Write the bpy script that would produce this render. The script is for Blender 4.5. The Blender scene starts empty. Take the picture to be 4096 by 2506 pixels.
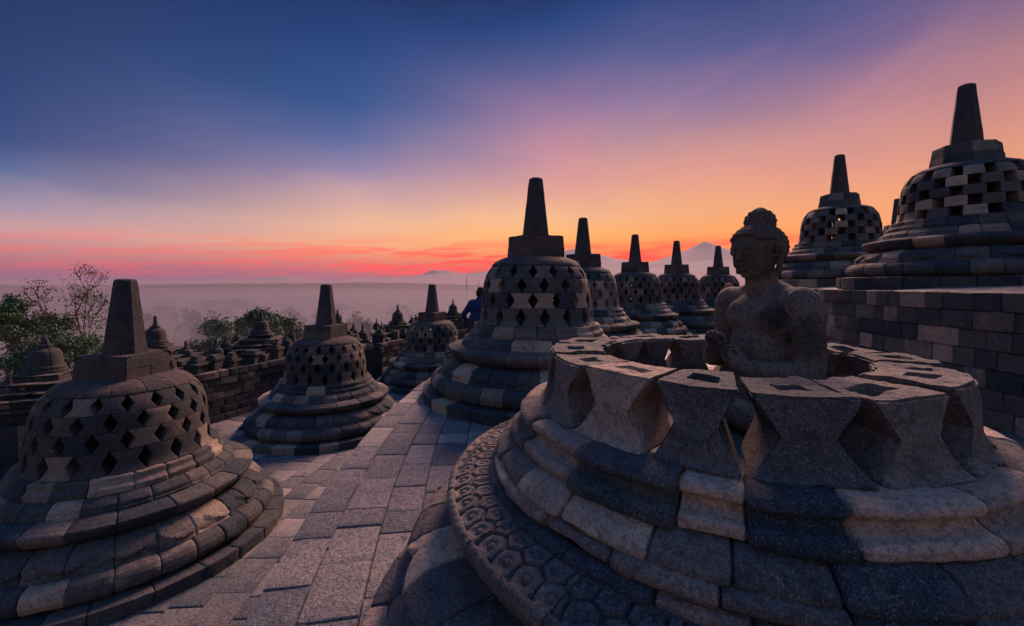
import bpy, bmesh, math, random
import numpy as np
from mathutils import Vector, Matrix
R = math.radians
SC = bpy.context.scene
COL = SC.collection

# ------------------------------------------------------------------ camera
EYE = 1.8
cam_d = bpy.data.cameras.new('camera')
cam = bpy.data.objects.new('camera', cam_d); COL.objects.link(cam)
cam.location = (0, 0, EYE); cam.rotation_euler = (R(90), 0, 0)
cam_d.sensor_width = 36; cam_d.lens = 15.34; cam_d.shift_y = -0.028
cam_d.clip_start = 0.05; cam_d.clip_end = 200000
SC.camera = cam
SC.view_settings.view_transform = 'Standard'; SC.view_settings.look = 'None'
SC.view_settings.exposure = 0.4; SC.view_settings.gamma = 1.0
SC.render.film_transparent = False

def lin(c):
    out = []
    for v in c:
        v = v/255.0
        out.append(v/12.92 if v <= 0.04045 else ((v+0.055)/1.055)**2.4)
    return out

# ------------------------------------------------------------------ node helper
class NT:
    def __init__(s, tree): s.t = tree; s.n = tree.nodes; s.l = tree.links
    def new(s, typ, **kw):
        nd = s.n.new(typ)
        for k, v in kw.items(): setattr(nd, k, v)
        return nd
    def put(s, sock, v):
        if hasattr(v, 'is_linked'): s.l.new(v, sock)
        elif v is not None: sock.default_value = v
    def math(s, op, a, b=None, c=None, clamp=False):
        nd = s.n.new('ShaderNodeMath'); nd.operation = op; nd.use_clamp = clamp
        s.put(nd.inputs[0], a)
        if b is not None: s.put(nd.inputs[1], b)
        if c is not None: s.put(nd.inputs[2], c)
        return nd.outputs[0]
    def ramp(s, fac, stops, interp='LINEAR'):
        nd = s.n.new('ShaderNodeValToRGB'); cr = nd.color_ramp; cr.interpolation = interp
        while len(cr.elements) < len(stops): cr.elements.new(0.5)
        for e, (p, c) in zip(cr.elements, stops):
            e.position = p; e.color = (c[0], c[1], c[2], 1)
        s.put(nd.inputs[0], fac)
        return nd.outputs[0]
    def mix(s, fac, a, b, mode='MIX'):
        nd = s.n.new('ShaderNodeMix'); nd.data_type = 'RGBA'; nd.blend_type = mode
        s.put(nd.inputs[0], fac)
        for i, v in ((6, a), (7, b)):
            if hasattr(v, 'is_linked'): s.l.new(v, nd.inputs[i])
            else: nd.inputs[i].default_value = (v[0], v[1], v[2], 1)
        return nd.outputs[2]
    def noise(s, vec, scale, detail=4, rough=0.55, dist=0.0):
        nd = s.n.new('ShaderNodeTexNoise')
        if vec is not None: s.l.new(vec, nd.inputs['Vector'])
        nd.inputs['Scale'].default_value = scale; nd.inputs['Detail'].default_value = detail
        nd.inputs['Roughness'].default_value = rough; nd.inputs['Distortion'].default_value = dist
        return nd.outputs['Fac']
    def rng(s, v, a, b, c=0.0, d=1.0, smooth=True):
        nd = s.n.new('ShaderNodeMapRange'); nd.interpolation_type = 'SMOOTHSTEP' if smooth else 'LINEAR'
        s.put(nd.inputs[0], v)
        for i, q in enumerate((a, b, c, d)): nd.inputs[i+1].default_value = q
        return nd.outputs[0]

# ------------------------------------------------------------------ sky (world)
world = bpy.data.worlds.new("World"); SC.world = world; world.use_nodes = True
w = NT(world.node_tree); w.n.clear()
tc = w.new('ShaderNodeTexCoord'); sep = w.new('ShaderNodeSeparateXYZ')
w.l.new(tc.outputs['Generated'], sep.inputs[0])
dx, dy, dz = sep.outputs
RAD = 57.29578
az = w.math('MULTIPLY', w.math('ARCTAN2', dx, dy), RAD)
el = w.math('MULTIPLY', w.math('ARCSINE', w.math('MAXIMUM', w.math('MINIMUM', dz, 1.0), -1.0)), RAD)
# slow warping so the bands are not ruler straight
comb = w.new('ShaderNodeCombineXYZ')
w.l.new(w.math('MULTIPLY', az, 0.05), comb.inputs[0]); w.l.new(w.math('MULTIPLY', el, 0.12), comb.inputs[1])
warp = w.noise(comb.outputs[0], 1.0, 3, 0.5)
elw = w.math('ADD', el, w.math('MULTIPLY', w.math('SUBTRACT', warp, 0.5), w.rng(el, 0, 12, 0.3, 5.0)))
fac = w.math('DIVIDE', w.math('ADD', elw, 5.0), 60.0)
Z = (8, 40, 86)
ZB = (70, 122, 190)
BACK = [(0,(140,118,118)),(7,(182,158,150)),(18,(142,142,158)),(34,(84,122,172)),(52,ZB)]  # rear sky and high zenith, out of view, brightened as added fill for the stone
ST = [
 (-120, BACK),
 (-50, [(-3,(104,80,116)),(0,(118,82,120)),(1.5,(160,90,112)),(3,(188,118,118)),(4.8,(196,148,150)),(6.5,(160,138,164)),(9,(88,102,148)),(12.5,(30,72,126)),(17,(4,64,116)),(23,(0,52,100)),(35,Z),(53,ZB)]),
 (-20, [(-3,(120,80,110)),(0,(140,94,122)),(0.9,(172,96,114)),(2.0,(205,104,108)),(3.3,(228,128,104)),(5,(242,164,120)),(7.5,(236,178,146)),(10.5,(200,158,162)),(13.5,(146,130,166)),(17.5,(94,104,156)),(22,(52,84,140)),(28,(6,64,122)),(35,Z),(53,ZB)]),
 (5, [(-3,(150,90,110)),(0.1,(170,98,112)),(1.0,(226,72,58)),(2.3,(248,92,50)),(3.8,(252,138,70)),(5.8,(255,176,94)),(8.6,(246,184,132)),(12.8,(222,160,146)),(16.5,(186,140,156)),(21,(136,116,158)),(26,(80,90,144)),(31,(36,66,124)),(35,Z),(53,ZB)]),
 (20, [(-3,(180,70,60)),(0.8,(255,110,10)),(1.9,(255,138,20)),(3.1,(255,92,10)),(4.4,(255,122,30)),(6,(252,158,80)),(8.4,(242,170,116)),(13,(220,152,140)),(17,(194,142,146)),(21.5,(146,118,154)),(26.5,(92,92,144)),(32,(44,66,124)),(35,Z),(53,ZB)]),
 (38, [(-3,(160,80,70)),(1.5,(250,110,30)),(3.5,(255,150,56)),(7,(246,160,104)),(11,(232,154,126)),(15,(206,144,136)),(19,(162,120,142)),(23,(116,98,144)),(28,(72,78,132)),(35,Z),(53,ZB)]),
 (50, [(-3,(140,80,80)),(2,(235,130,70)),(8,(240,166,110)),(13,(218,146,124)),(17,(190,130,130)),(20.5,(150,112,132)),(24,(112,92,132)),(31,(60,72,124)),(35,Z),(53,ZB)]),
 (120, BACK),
]
HD = 0.8e-5; HC = lin((158, 108, 122))      # the sky stands behind the haze box: its own light is what is left after that air
def beyond(e, col, a):
    d = min(34000/max(0.35, math.cos(R(a))), 3000/max(0.001, math.sin(R(max(e, 0.1)))), 45000); T = math.exp(-HD*d)
    return [max(0.0005, (v-h*(1-T)*0.9)/T) for v, h in zip(lin(col), HC)]
prev = None
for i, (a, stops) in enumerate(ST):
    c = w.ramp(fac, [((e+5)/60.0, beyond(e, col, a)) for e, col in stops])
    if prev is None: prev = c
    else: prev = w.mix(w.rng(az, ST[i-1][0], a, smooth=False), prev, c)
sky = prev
# faint streaks of cloud low over the eastern horizon
comb2 = w.new('ShaderNodeCombineXYZ')
w.l.new(w.math('MULTIPLY', az, 0.10), comb2.inputs[0])
w.l.new(w.math('MULTIPLY', w.math('SUBTRACT', el, w.math('MULTIPLY', az, 0.045)), 1.25), comb2.inputs[1])
st = w.noise(comb2.outputs[0], 1.0, 5, 0.6, 0.3)
band = w.math('MULTIPLY', w.rng(st, 0.45, 0.57), w.math('MULTIPLY', w.rng(el, 0.4, 1.6), w.rng(el, 3.6, 6.5, 1.0, 0.0)))
nearsun = w.math('MULTIPLY', w.rng(az, -45, 5, 0.3, 1.0), w.rng(az, 30, 60, 1.0, 0.35))
sky = w.mix(w.math('MULTIPLY', w.math('MULTIPLY', band, nearsun), 0.85), sky, [1.35, 0.045, 0.004])
# thin high wisps rising to the right
comb3 = w.new('ShaderNodeCombineXYZ')
w.l.new(w.math('MULTIPLY', w.math('ADD', az, w.math('MULTIPLY', el, 0.6)), 0.055), comb3.inputs[0])
w.l.new(w.math('MULTIPLY', w.math('SUBTRACT', el, w.math('MULTIPLY', az, 0.55)), 0.16), comb3.inputs[1])
wi = w.noise(comb3.outputs[0], 1.0, 5, 0.55, 0.4)
wisp = w.math('MULTIPLY', w.rng(wi, 0.5, 0.8), w.math('MULTIPLY', w.rng(el, 6, 14), w.math('MULTIPLY', w.rng(el, 20, 30, 1.0, 0.0), w.rng(az, -15, 12))))
sky = w.mix(w.math('MULTIPLY', wisp, 0.18), sky, lin((228, 150, 165)))
# soft pink rays fanning up from the dawn
th_ = w.math('MULTIPLY', w.math('ARCTAN2', w.math('SUBTRACT', el, 1.0), w.math('SUBTRACT', az, 13.0)), RAD)
def ray(c, wd, lo, hi, top0, top1):
    g_ = w.math('MULTIPLY', w.rng(th_, c-wd, c), w.rng(th_, c, c+wd, 1.0, 0.0))
    return w.math('MULTIPLY', g_, w.math('MULTIPLY', w.rng(el, lo, hi), w.rng(el, top0, top1, 1.0, 0.0)))
rays = w.math('ADD', ray(112, 32, 6, 14, 16, 30), w.math('MULTIPLY', ray(31, 17, 6, 14, 18, 30), 0.3))
sky = w.mix(w.math('MULTIPLY', rays, 0.26), sky, lin((226, 142, 152)))
bg = w.new('ShaderNodeBackground'); wo = w.new('ShaderNodeOutputWorld')
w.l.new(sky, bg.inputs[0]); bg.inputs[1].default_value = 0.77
w.l.new(bg.outputs[0], wo.inputs[0])

# ------------------------------------------------------------------ sun (glow of the dawn, lamp raised well above it to brighten upward faces)
sd = bpy.data.lights.new('sun', 'SUN'); so = bpy.data.objects.new('sun', sd); COL.objects.link(so)
sd.energy = 5.0; sd.angle = R(25); sd.color = (1.0, 0.58, 0.43)
sa, se = R(22), R(35)
dirv = Vector((-math.sin(sa)*math.cos(se), -math.cos(sa)*math.cos(se), -math.sin(se)))
so.rotation_euler = dirv.to_track_quat('-Z', 'Y').to_euler()

# ------------------------------------------------------------------ numpy noise
def _hash(ix, iy, iz, seed):
    n = (ix*374761393 + iy*668265263 + iz*2147483647 + seed*974634777) & 0xffffffff
    n = ((n ^ (n >> 13))*1274126177) & 0xffffffff
    n = n ^ (n >> 16)
    return (n & 0xffff)/65535.0
def vnoise(P, scale, seed=0):
    p = np.asarray(P, float)*scale
    i = np.floor(p).astype(np.int64); f = p - i; f = f*f*(3-2*f)
    r = 0
    for a in (0, 1):
        for b in (0, 1):
            for c in (0, 1):
                wgt = (f[:,0] if a else 1-f[:,0])*(f[:,1] if b else 1-f[:,1])*(f[:,2] if c else 1-f[:,2])
                r = r + wgt*_hash(i[:,0]+a, i[:,1]+b, i[:,2]+c, seed)
    return r*2-1
def fbm(P, scale, octv=4, seed=0, gain=0.55):
    r = 0; a = 1; t = 0
    for k in range(octv):
        r = r + a*vnoise(P, scale*2.03**k, seed+k*17); t += a; a *= gain
    return r/t

# ------------------------------------------------------------------ object helpers
def tag(o, label=None, cat=None, group=None, kind=None):
    if label: o['label'] = label
    if cat: o['category'] = cat
    if group: o['group'] = group
    if kind: o['kind'] = kind
    return o
def empty(name, loc=(0,0,0), rz=0.0, label=None, cat=None, group=None):
    o = bpy.data.objects.new(name, None); COL.objects.link(o)
    o.location = loc; o.rotation_euler = (0, 0, rz); o.empty_display_size = 0.1
    return tag(o, label, cat, group)
class MB:
    """collects quads / triangles with a tone per face"""
    def __init__(s): s.V = []; s.F = []; s.T = []; s.n = 0
    def add(s, V, F, tone=0.5):
        V = np.asarray(V, float); F = np.asarray(F, np.int64)
        if F.shape[1] == 3: F = np.hstack([F, -np.ones((len(F),1), np.int64)])
        F = np.where(F >= 0, F+s.n, -1)
        s.V.append(V); s.F.append(F)
        t = np.asarray(tone, float); s.T.append(np.broadcast_to(t, (len(F),)).copy()); s.n += len(V)
    def arrays(s): return np.vstack(s.V), np.vstack(s.F), np.concatenate(s.T)
    def build(s, name, mats, parent=None, smooth=True, sharp=38, midx=None):
        V, F, T = s.arrays()
        me = bpy.data.meshes.new(name)
        tri = F[:,3] < 0
        cnt = np.where(tri, 3, 4); starts = np.concatenate([[0], np.cumsum(cnt)[:-1]])
        flat = F.ravel(); flat = flat[flat >= 0]
        me.vertices.add(len(V)); me.vertices.foreach_set('co', V.astype(np.float32).ravel())
        me.loops.add(len(flat)); me.loops.foreach_set('vertex_index', flat.astype(np.int32))
        me.polygons.add(len(F)); me.polygons.foreach_set('loop_start', starts.astype(np.int32))
        at = me.attributes.new('tone', 'FLOAT', 'FACE'); at.data.foreach_set('value', T.astype(np.float32))
        if not isinstance(mats, (list, tuple)): mats = [mats]
        for m in mats: me.materials.append(m)
        if midx is not None: me.polygons.foreach_set('material_index', np.asarray(midx, np.int32))
        me.update(calc_edges=True)
        me.polygons.foreach_set('use_smooth', np.full(len(F), smooth))
        if smooth and sharp: me.set_sharp_from_angle(angle=R(sharp))
        me.update()
        o = bpy.data.objects.new(name, me); COL.objects.link(o)
        if parent: o.parent = parent
        return o
def gridfaces(nu, nv):
    i = np.arange(nu-1)[:,None]; j = np.arange(nv-1)[None,:]
    a = i*nv+j
    return np.stack([a, a+nv, a+nv+1, a+1], -1).reshape(-1, 4)
def resample(prof, step):
    """insert points along long profile edges"""
    out = [prof[0]]
    for a, b in zip(prof[:-1], prof[1:]):
        d = math.dist(a, b); n = max(1, int(round(d/step)))
        for k in range(1, n+1): out.append((a[0]+(b[0]-a[0])*k/n, a[1]+(b[1]-a[1])*k/n))
    return np.array(out)
def round_prof(prof, bev=0.008):
    """bevel the corners of a profile"""
    out = [prof[0]]
    for i in range(1, len(prof)-1):
        p = np.array(prof[i]); a = np.array(prof[i-1]); b = np.array(prof[i+1])
        da = a-p; db = b-p; la = np.linalg.norm(da); lb = np.linalg.norm(db)
        if la < 1e-6 or lb < 1e-6: continue
        c = np.dot(da, db)/(la*lb)
        if c < -0.92: out.append(tuple(p)); continue
        k = min(bev, la*0.4, lb*0.4)
        out.append(tuple(p+da/la*k)); out.append(tuple(p*0.55+(p+da/la*k)*0.225+(p+db/lb*k)*0.225)); out.append(tuple(p+db/lb*k))
    out.append(prof[-1])
    return out
def tones(rng, n):
    """stone tone mix: mostly dark andesite, some brown, a few pale replacements"""
    t = rng.random(n)
    return np.where(t < 0.52, rng.uniform(0.0, 0.34, n), np.where(t < 0.84, rng.uniform(0.34, 0.66, n), rng.uniform(0.68, 1.0, n)))
def course(mb, prof, breaks, rng, usub=4, groove=0.018, gw=0.006, jit=0.006, zjit=0.0, pstep=0.05, bev=0.008,
           amp=0.0, nscale=9, centre=(0,0), path=None, relief=None, tone=None, wear=1.0, tonef=None):
    """one course of blocks. prof = (r,z) pairs; breaks = angles (or arc lengths when path given) of the joints"""
    prof = resample(round_prof(prof, bev), pstep)
    tang = np.gradient(prof, axis=0); ln = np.linalg.norm(tang, axis=1)[:,None]+1e-9; tang = tang/ln
    nrm = np.stack([tang[:,1], -tang[:,0]], -1)
    sgn = 1.0 if prof[-1,1] >= prof[0,1] else -1.0
    if abs(prof[-1,1]-prof[0,1]) < 0.02: sgn = 1.0 if prof[-1,0] < prof[0,0] else -1.0
    nrm = nrm*sgn
    tn = tones(rng, len(breaks)-1) if tone is None else np.clip(tone+rng.uniform(-0.12, 0.12, len(breaks)-1), 0, 1)
    if tonef is not None: tn = np.array([tonef((breaks[k]+breaks[k+1])/2, tn[k]) for k in range(len(tn))])
    rm = float(prof[:,0].mean()) if path is None else 1.0
    for k in range(len(breaks)-1):
        a, b = breaks[k], breaks[k+1]
        g = gw/rm*rng.uniform(0.6, 1.7)
        u = np.concatenate([[a, a+g, a+g*2.4], np.linspace(a, b, usub+2)[1:-1], [b-g*2.4, b-g, b]])
        dep = np.zeros(len(u)); dep[0] = dep[-1] = groove; dep[1] = dep[-2] = groove*0.22
        nu, npf = len(u), len(prof)
        j = rng.uniform(-jit, jit); zj = rng.uniform(-zjit, zjit); tilt = rng.uniform(-zjit, zjit)
        uu = np.linspace(-1, 1, nu)[:,None]
        rr = prof[None,:,0] + nrm[None,:,0]*(j-dep[:,None])
        zz = prof[None,:,1] + nrm[None,:,1]*(j*0.4-dep[:,None]) + zj + tilt*uu
        U = np.repeat(u[:,None], npf, 1)
        if path is None:
            X = centre[0]+rr*np.cos(U); Y = centre[1]+rr*np.sin(U)
            NX = nrm[None,:,0]*np.cos(U); NY = nrm[None,:,0]*np.sin(U)
        else:
            (x0, y0), (ex, ey), (nx, ny) = path
            X = x0+ex*U+nx*rr; Y = y0+ey*U+ny*rr
            NX = nx*nrm[None,:,0]+0*U; NY = ny*nrm[None,:,0]+0*U
        P = np.stack([X, Y, zz], -1).reshape(-1, 3)
        N = np.stack([NX, NY, nrm[None,:,1]+0*U], -1).reshape(-1, 3)
        if amp > 0:
            d = fbm(P, nscale, 3, seed=3)*amp*wear + np.minimum(0, fbm(P, nscale*0.35, 2, seed=9)+0.1)*amp*2.2*wear
            P = P+N*d[:,None]
            if amp >= 0.006:      # wavering joints and chipped arrises
                P = P+np.stack([fbm(P, 7, 2, seed=31), fbm(P, 7, 2, seed=32), fbm(P, 7, 2, seed=33)*0.6], -1)*amp*0.9
                ew = np.exp(-np.minimum(U-a, b-U)*rm/0.022).reshape(-1)
                pe = np.zeros((nu, npf)); pe[:, :2] = 0.7; pe[:, -2:] = 0.7; ew = np.maximum(ew, pe.reshape(-1))
                P = P-N*(ew*np.clip(fbm(P, 16, 3, seed=41)-0.02, 0, 1)*amp*2.0)[:,None]
        if relief is not None:
            P = P+N*relief(P, U.reshape(-1))[:,None]
        mb.add(P, gridfaces(nu, npf), tn[k])
def even(n, rng, ph=0.0, a0=0.0, a1=2*math.pi, j=0.12):
    st = (a1-a0)/n
    b = a0+ph+st*np.arange(n+1); b[1:-1] += rng.uniform(-j, j, n-1)*st
    b[-1] = b[0]+(a1-a0)
    return b
def lengths(a0, a1, lo, hi, rng):
    b = [a0]
    while b[-1] < a1-lo*0.7: b.append(b[-1]+rng.uniform(lo, hi))
    b[-1] = a1
    return np.array(b)
def boxgrid(nu, nt, nv):
    """surface of the unit box as grids; coords in [0,1]"""
    out = []
    def g(n1, n2): 
        a, b = np.meshgrid(np.linspace(0,1,n1+1), np.linspace(0,1,n2+1), indexing='ij'); return a.ravel(), b.ravel()
    a, b = g(nu, nv); out.append((np.stack([a, 0*a, b], -1), gridfaces(nu+1, nv+1)))
    out.append((np.stack([a, 0*a+1, b], -1), gridfaces(nu+1, nv+1)[:, ::-1]))
    a, b = g(nt, nv); out.append((np.stack([0*a, a, b], -1), gridfaces(nt+1, nv+1)[:, ::-1]))
    out.append((np.stack([0*a+1, a, b], -1), gridfaces(nt+1, nv+1)))
    a, b = g(nu, nt); out.append((np.stack([a, b, 0*a], -1), gridfaces(nu+1, nt+1)[:, ::-1]))
    out.append((np.stack([a, b, 0*a+1], -1), gridfaces(nu+1, nt+1)))
    V = np.vstack([o[0] for o in out]); F = []; n = 0
    for v, f in out: F.append(f+n); n += len(v)
    F = np.vstack(F)
    key = np.round(V*100000).astype(np.int64); _, idx, inv = np.unique(key, axis=0, return_index=True, return_inverse=True)
    return V[idx], inv.ravel()[F]

# ------------------------------------------------------------------ materials
def stone_mat(name, dark=(0.014,0.026,0.040), mid=(0.105,0.092,0.086), light=(0.40,0.295,0.225), bump=0.9, scale=1.0, lichen=0.35, use_tone=True, ramp_off=0.0):
    m = bpy.data.materials.new(name); m.use_nodes = True
    t = NT(m.node_tree); bs = t.n['Principled BSDF']
    tcn = t.new('ShaderNodeTexCoord'); vec = tcn.outputs['Object']
    big = t.noise(vec, 2.2*scale, 4, 0.6, 0.4)
    medn = t.noise(vec, 11*scale, 5, 0.62, 0.2)
    fine = t.noise(vec, 85*scale, 3, 0.7)
    grain = t.noise(vec, 150*scale, 3, 0.75)
    if use_tone:
        at = t.new('ShaderNodeAttribute'); at.attribute_name = 'tone'
        base = at.outputs['Fac']
    else: base = 0.42+ramp_off
    base = t.math('ADD', t.math('MULTIPLY', base, 1.0), -0.02)
    f = t.math('ADD', base, t.math('MULTIPLY', t.math('SUBTRACT', big, 0.5), 0.6))
    f = t.math('ADD', f, t.math('MULTIPLY', t.math('SUBTRACT', medn, 0.5), 0.42))
    f = t.math('ADD', f, t.math('MULTIPLY', t.math('SUBTRACT', fine, 0.5), 0.62), clamp=True)
    col = t.ramp(f, [(0.0, dark), (0.48, mid), (1.0, light)])
    # dark growth and pale lichen, patchy
    st1 = t.rng(t.noise(vec, 3.7*scale, 5, 0.7, 0.8), 0.54, 0.68)
    col = t.mix(t.math('MULTIPLY', st1, 0.42), col, (0.030, 0.034, 0.042))
    li = t.math('MULTIPLY', t.rng(t.noise(vec, 7.3*scale, 6, 0.75, 0.3), 0.60, 0.72), lichen)
    col = t.mix(li, col, (0.30, 0.28, 0.25))
    sp = t.rng(grain, 0.54, 0.70)
    col = t.mix(t.math('MULTIPLY', sp, 0.5), col, (0.38, 0.33, 0.31))
    sp2 = t.rng(grain, 0.32, 0.47, 1.0, 0.0)
    col = t.mix(t.math('MULTIPLY', sp2, 0.6), col, (0.02, 0.022, 0.03))
    t.l.new(col, bs.inputs['Base Color'])
    bs.inputs['Roughness'].default_value = 0.88
    bs.inputs['Specular IOR Level'].default_value = 0.25
    pit = t.rng(t.noise(vec, 48*scale, 4, 0.7), 0.30, 0.48)
    hgt = t.math('ADD', t.math('MULTIPLY', medn, 0.9), t.math('ADD', t.math('MULTIPLY', fine, 0.35), t.math('MULTIPLY', pit, 0.35)))
    pit2 = t.rng(t.noise(vec, 19*scale, 5, 0.75, 0.5), 0.33, 0.45)
    hgt = t.math('ADD', hgt, t.math('MULTIPLY', pit2, 0.35))
    hgt = t.math('ADD', hgt, t.math('MULTIPLY', grain, 0.12))
    bp = t.new('ShaderNodeBump'); bp.inputs['Strength'].default_value = bump; bp.inputs['Distance'].default_value = 0.02
    t.l.new(hgt, bp.inputs['Height']); t.l.new(bp.outputs[0], bs.inputs['Normal'])
    return m
def plain_mat(name, c1, c2, scale=8, rough=0.9, bump=0.2):
    m = bpy.data.materials.new(name); m.use_nodes = True
    t = NT(m.node_tree); bs = t.n['Principled BSDF']
    tcn = t.new('ShaderNodeTexCoord')
    n = t.noise(tcn.outputs['Object'], scale, 5, 0.6)
    t.l.new(t.ramp(n, [(0.3, c1), (0.7, c2)]), bs.inputs['Base Color'])
    bs.inputs['Roughness'].default_value = rough; bs.inputs['Specular IOR Level'].default_value = 0.2
    bp = t.new('ShaderNodeBump'); bp.inputs['Strength'].default_value = bump; bp.inputs['Distance'].default_value = 0.02
    t.l.new(n, bp.inputs['Height']); t.l.new(bp.outputs[0], bs.inputs['Normal'])
    return m
STONE = stone_mat('andesite_blocks')
STONE_NEAR = stone_mat('andesite_near', dark=(0.016,0.030,0.048), mid=(0.125,0.106,0.102), light=(0.48,0.335,0.26), bump=0.85)
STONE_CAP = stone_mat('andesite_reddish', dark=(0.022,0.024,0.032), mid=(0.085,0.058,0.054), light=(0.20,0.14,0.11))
PAVE = stone_mat('paving_stone', dark=(0.055,0.068,0.092), mid=(0.155,0.142,0.148), light=(0.31,0.255,0.24), bump=1.1, lichen=0.2)
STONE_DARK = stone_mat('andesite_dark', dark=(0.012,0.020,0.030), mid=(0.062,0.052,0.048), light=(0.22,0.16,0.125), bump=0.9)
WALLM = stone_mat('balustrade_stone', dark=(0.012,0.020,0.028), mid=(0.058,0.052,0.050), light=(0.22,0.17,0.14), lichen=0.9)
STATUE = stone_mat('statue_stone', dark=(0.05,0.052,0.06), mid=(0.165,0.134,0.112), light=(0.36,0.28,0.22), bump=1.0, use_tone=False, ramp_off=0.02, scale=1.5)
def weather_statue():
    t = NT(STATUE.node_tree); bs = t.n['Principled BSDF']; col = bs.inputs['Base Color'].links[0].from_socket
    tcn = t.new('ShaderNodeTexCoord'); vec = tcn.outputs['Object']
    sp = t.new('ShaderNodeSeparateXYZ'); t.l.new(vec, sp.inputs[0])
    n1 = t.noise(vec, 5.5, 5, 0.7, 0.6)
    # moss darkened head, black streak under the left collar bone and on the left upper arm
    head = t.rng(t.math('ADD', sp.outputs[2], t.math('MULTIPLY', t.math('SUBTRACT', n1, 0.5), 0.25)), 0.74, 0.84)
    def spot(c, r):
        d = t.new('ShaderNodeVectorMath'); d.operation = 'DISTANCE'; t.l.new(vec, d.inputs[0]); d.inputs[1].default_value = c
        return t.rng(t.math('ADD', d.outputs['Value'], t.math('MULTIPLY', t.math('SUBTRACT', n1, 0.5), 0.22)), r*0.45, r, 1.0, 0.0)
    k = t.math('MAXIMUM', spot((0.10, 0.15, 0.58), 0.09), t.math('MULTIPLY', spot((0.03, 0.31, 0.50), 0.13), 0.8))
    k = t.math('MAXIMUM', k, t.math('MULTIPLY', spot((0.30, -0.02, 0.44), 0.11), 0.85))
    col2 = t.mix(t.math('MULTIPLY', head, 0.62), col, (0.062, 0.042, 0.028))
    col2 = t.mix(t.math('MULTIPLY', k, 0.85), col2, (0.028, 0.024, 0.026))
    t.l.new(col2, bs.inputs['Base Color'])
weather_statue()
_b = PAVE.node_tree.nodes['Principled BSDF']; _b.inputs['Roughness'].default_value = 0.55; _b.inputs['Specular IOR Level'].default_value = 0.45
JOINT = plain_mat('joint_dirt', (0.05,0.045,0.045), (0.12,0.10,0.09), 14)

# ------------------------------------------------------------------ relief carving functions for the near stupas
def hex_relief(c, r0, r1, size=0.064, depth=0.020):
    def f(P, U):
        r = np.hypot(P[:,0]-c[0], P[:,1]-c[1]); a = np.unwrap(U) if False else U
        s = a*(r0+r1)/2; y = r
        x = s/size; yy = (y-r0-0.047)/size
        # hexagonal cells
        q = np.sqrt(3)/3*x-yy/3; rr_ = 2/3*yy
        xx, zz = q, rr_; y3 = -xx-zz
        rx, ry, rz = np.round(xx), np.round(y3), np.round(zz)
        ddx, ddy, ddz = abs(rx-xx), abs(ry-y3), abs(rz-zz)
        c1 = (ddx > ddy) & (ddx > ddz); c2 = (~c1) & (ddy > ddz); c3 = ~(c1 | c2)
        rx = np.where(c1, -ry-rz, rx); rz = np.where(c3, -rx-ry, rz)
        lx = (xx-rx); lz = (zz-rz); cx = np.sqrt(3)*(lx+lz/2); cy = 1.5*lz
        d = np.maximum(abs(cx), np.maximum(abs(cx)*0.5+abs(cy)*0.866, 0))/0.866
        groove = -depth*np.clip((d-0.84)/0.12, 0, 1)
        rad = np.hypot(cx, cy)
        ring = -depth*0.5*np.exp(-((rad-0.30)/0.09)**2)
        m = np.clip((r-(r0+0.012))/0.01, 0, 1)*np.clip(((r1-0.03)-r)/0.01, 0, 1)*(P[:,2] > 0.775)
        # beaded rim
        bead = 0.006*np.abs(np.sin(a*r1/0.03*math.pi/2))*np.exp(-((r-(r1-0.018))/0.012)**2)*(P[:,2] > 0.76)
        return (groove+ring)*m+bead
    return f
def petal_relief(c, n, z0, z1, ph=0.0, depth=0.022):
    def f(P, U):
        s = np.clip((P[:,2]-z0)/(z1-z0), 0, 1)      # 0 bottom .. 1 top
        k = (U+ph)*n/(2*math.pi); fr = k-np.floor(k)
        x = abs(fr-0.5)*2                           # 0 petal middle, 1 between petals
        edge = 0.12+0.62*np.power(x, 1.7)
        d = s-edge
        a = -depth*np.clip(-d/0.10, 0, 1)           # below the petal edge lies the layer behind
        lip = 0.006*np.exp(-((d-0.05)/0.06)**2)
        mid = -0.010*np.exp(-((1-x)/0.05)**2)*(d > 0)
        # second row of petals shows in the gaps
        k2 = k+0.5; x2 = abs(k2-np.floor(k2)-0.5)*2
        g2 = -0.008*np.exp(-((s-0.03-0.45*x2**1.6)/0.035)**2)*(d < 0)
        return (a+lip+mid+g2)*np.clip((0.97-s)/0.1, 0, 1)
    return f

# ------------------------------------------------------------------ the perforated bell stupa
BELL = [(1.17,0.985),(1.195,0.955),(1.26,0.935),(1.44,0.915),(1.67,0.895),(1.84,0.868),(1.95,0.83),(2.03,0.785),(2.09,0.735)]
def bell_r(z): return np.interp(z, [b[0] for b in BELL], [b[1] for b in BELL])
ROWZ = [1.17, 1.44, 1.67, 1.89, 2.09]
PLINTH = [(1.86,-0.06),(1.86,0.145),(1.60,0.155)]
TORUS = [(1.58,0.145),(1.66,0.165),(1.705,0.20),(1.725,0.26),(1.715,0.32),(1.68,0.37),(1.62,0.40),(1.54,0.41)]
CUSHION = [(1.60,0.385),(1.61,0.415),(1.585,0.43),(1.585,0.45),(1.57,0.50),(1.53,0.55),(1.47,0.59),(1.38,0.612),(1.28,0.62)]
LOTUS = [(1.28,0.598),(1.355,0.606),(1.41,0.645),(1.44,0.70),(1.455,0.76),(1.455,0.795),(1.430,0.812),(1.405,0.808),(1.385,0.820),(1.31,0.836),(1.19,0.845)]
DRUM = [(1.235,0.836),(1.235,0.868),(1.215,0.880),(1.197,0.886),(1.197,0.906),(1.215,0.915),(1.215,0.932),(1.192,0.944),(1.18,0.958),(1.15,0.988),(1.10,1.020),(1.04,1.035)]
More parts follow.
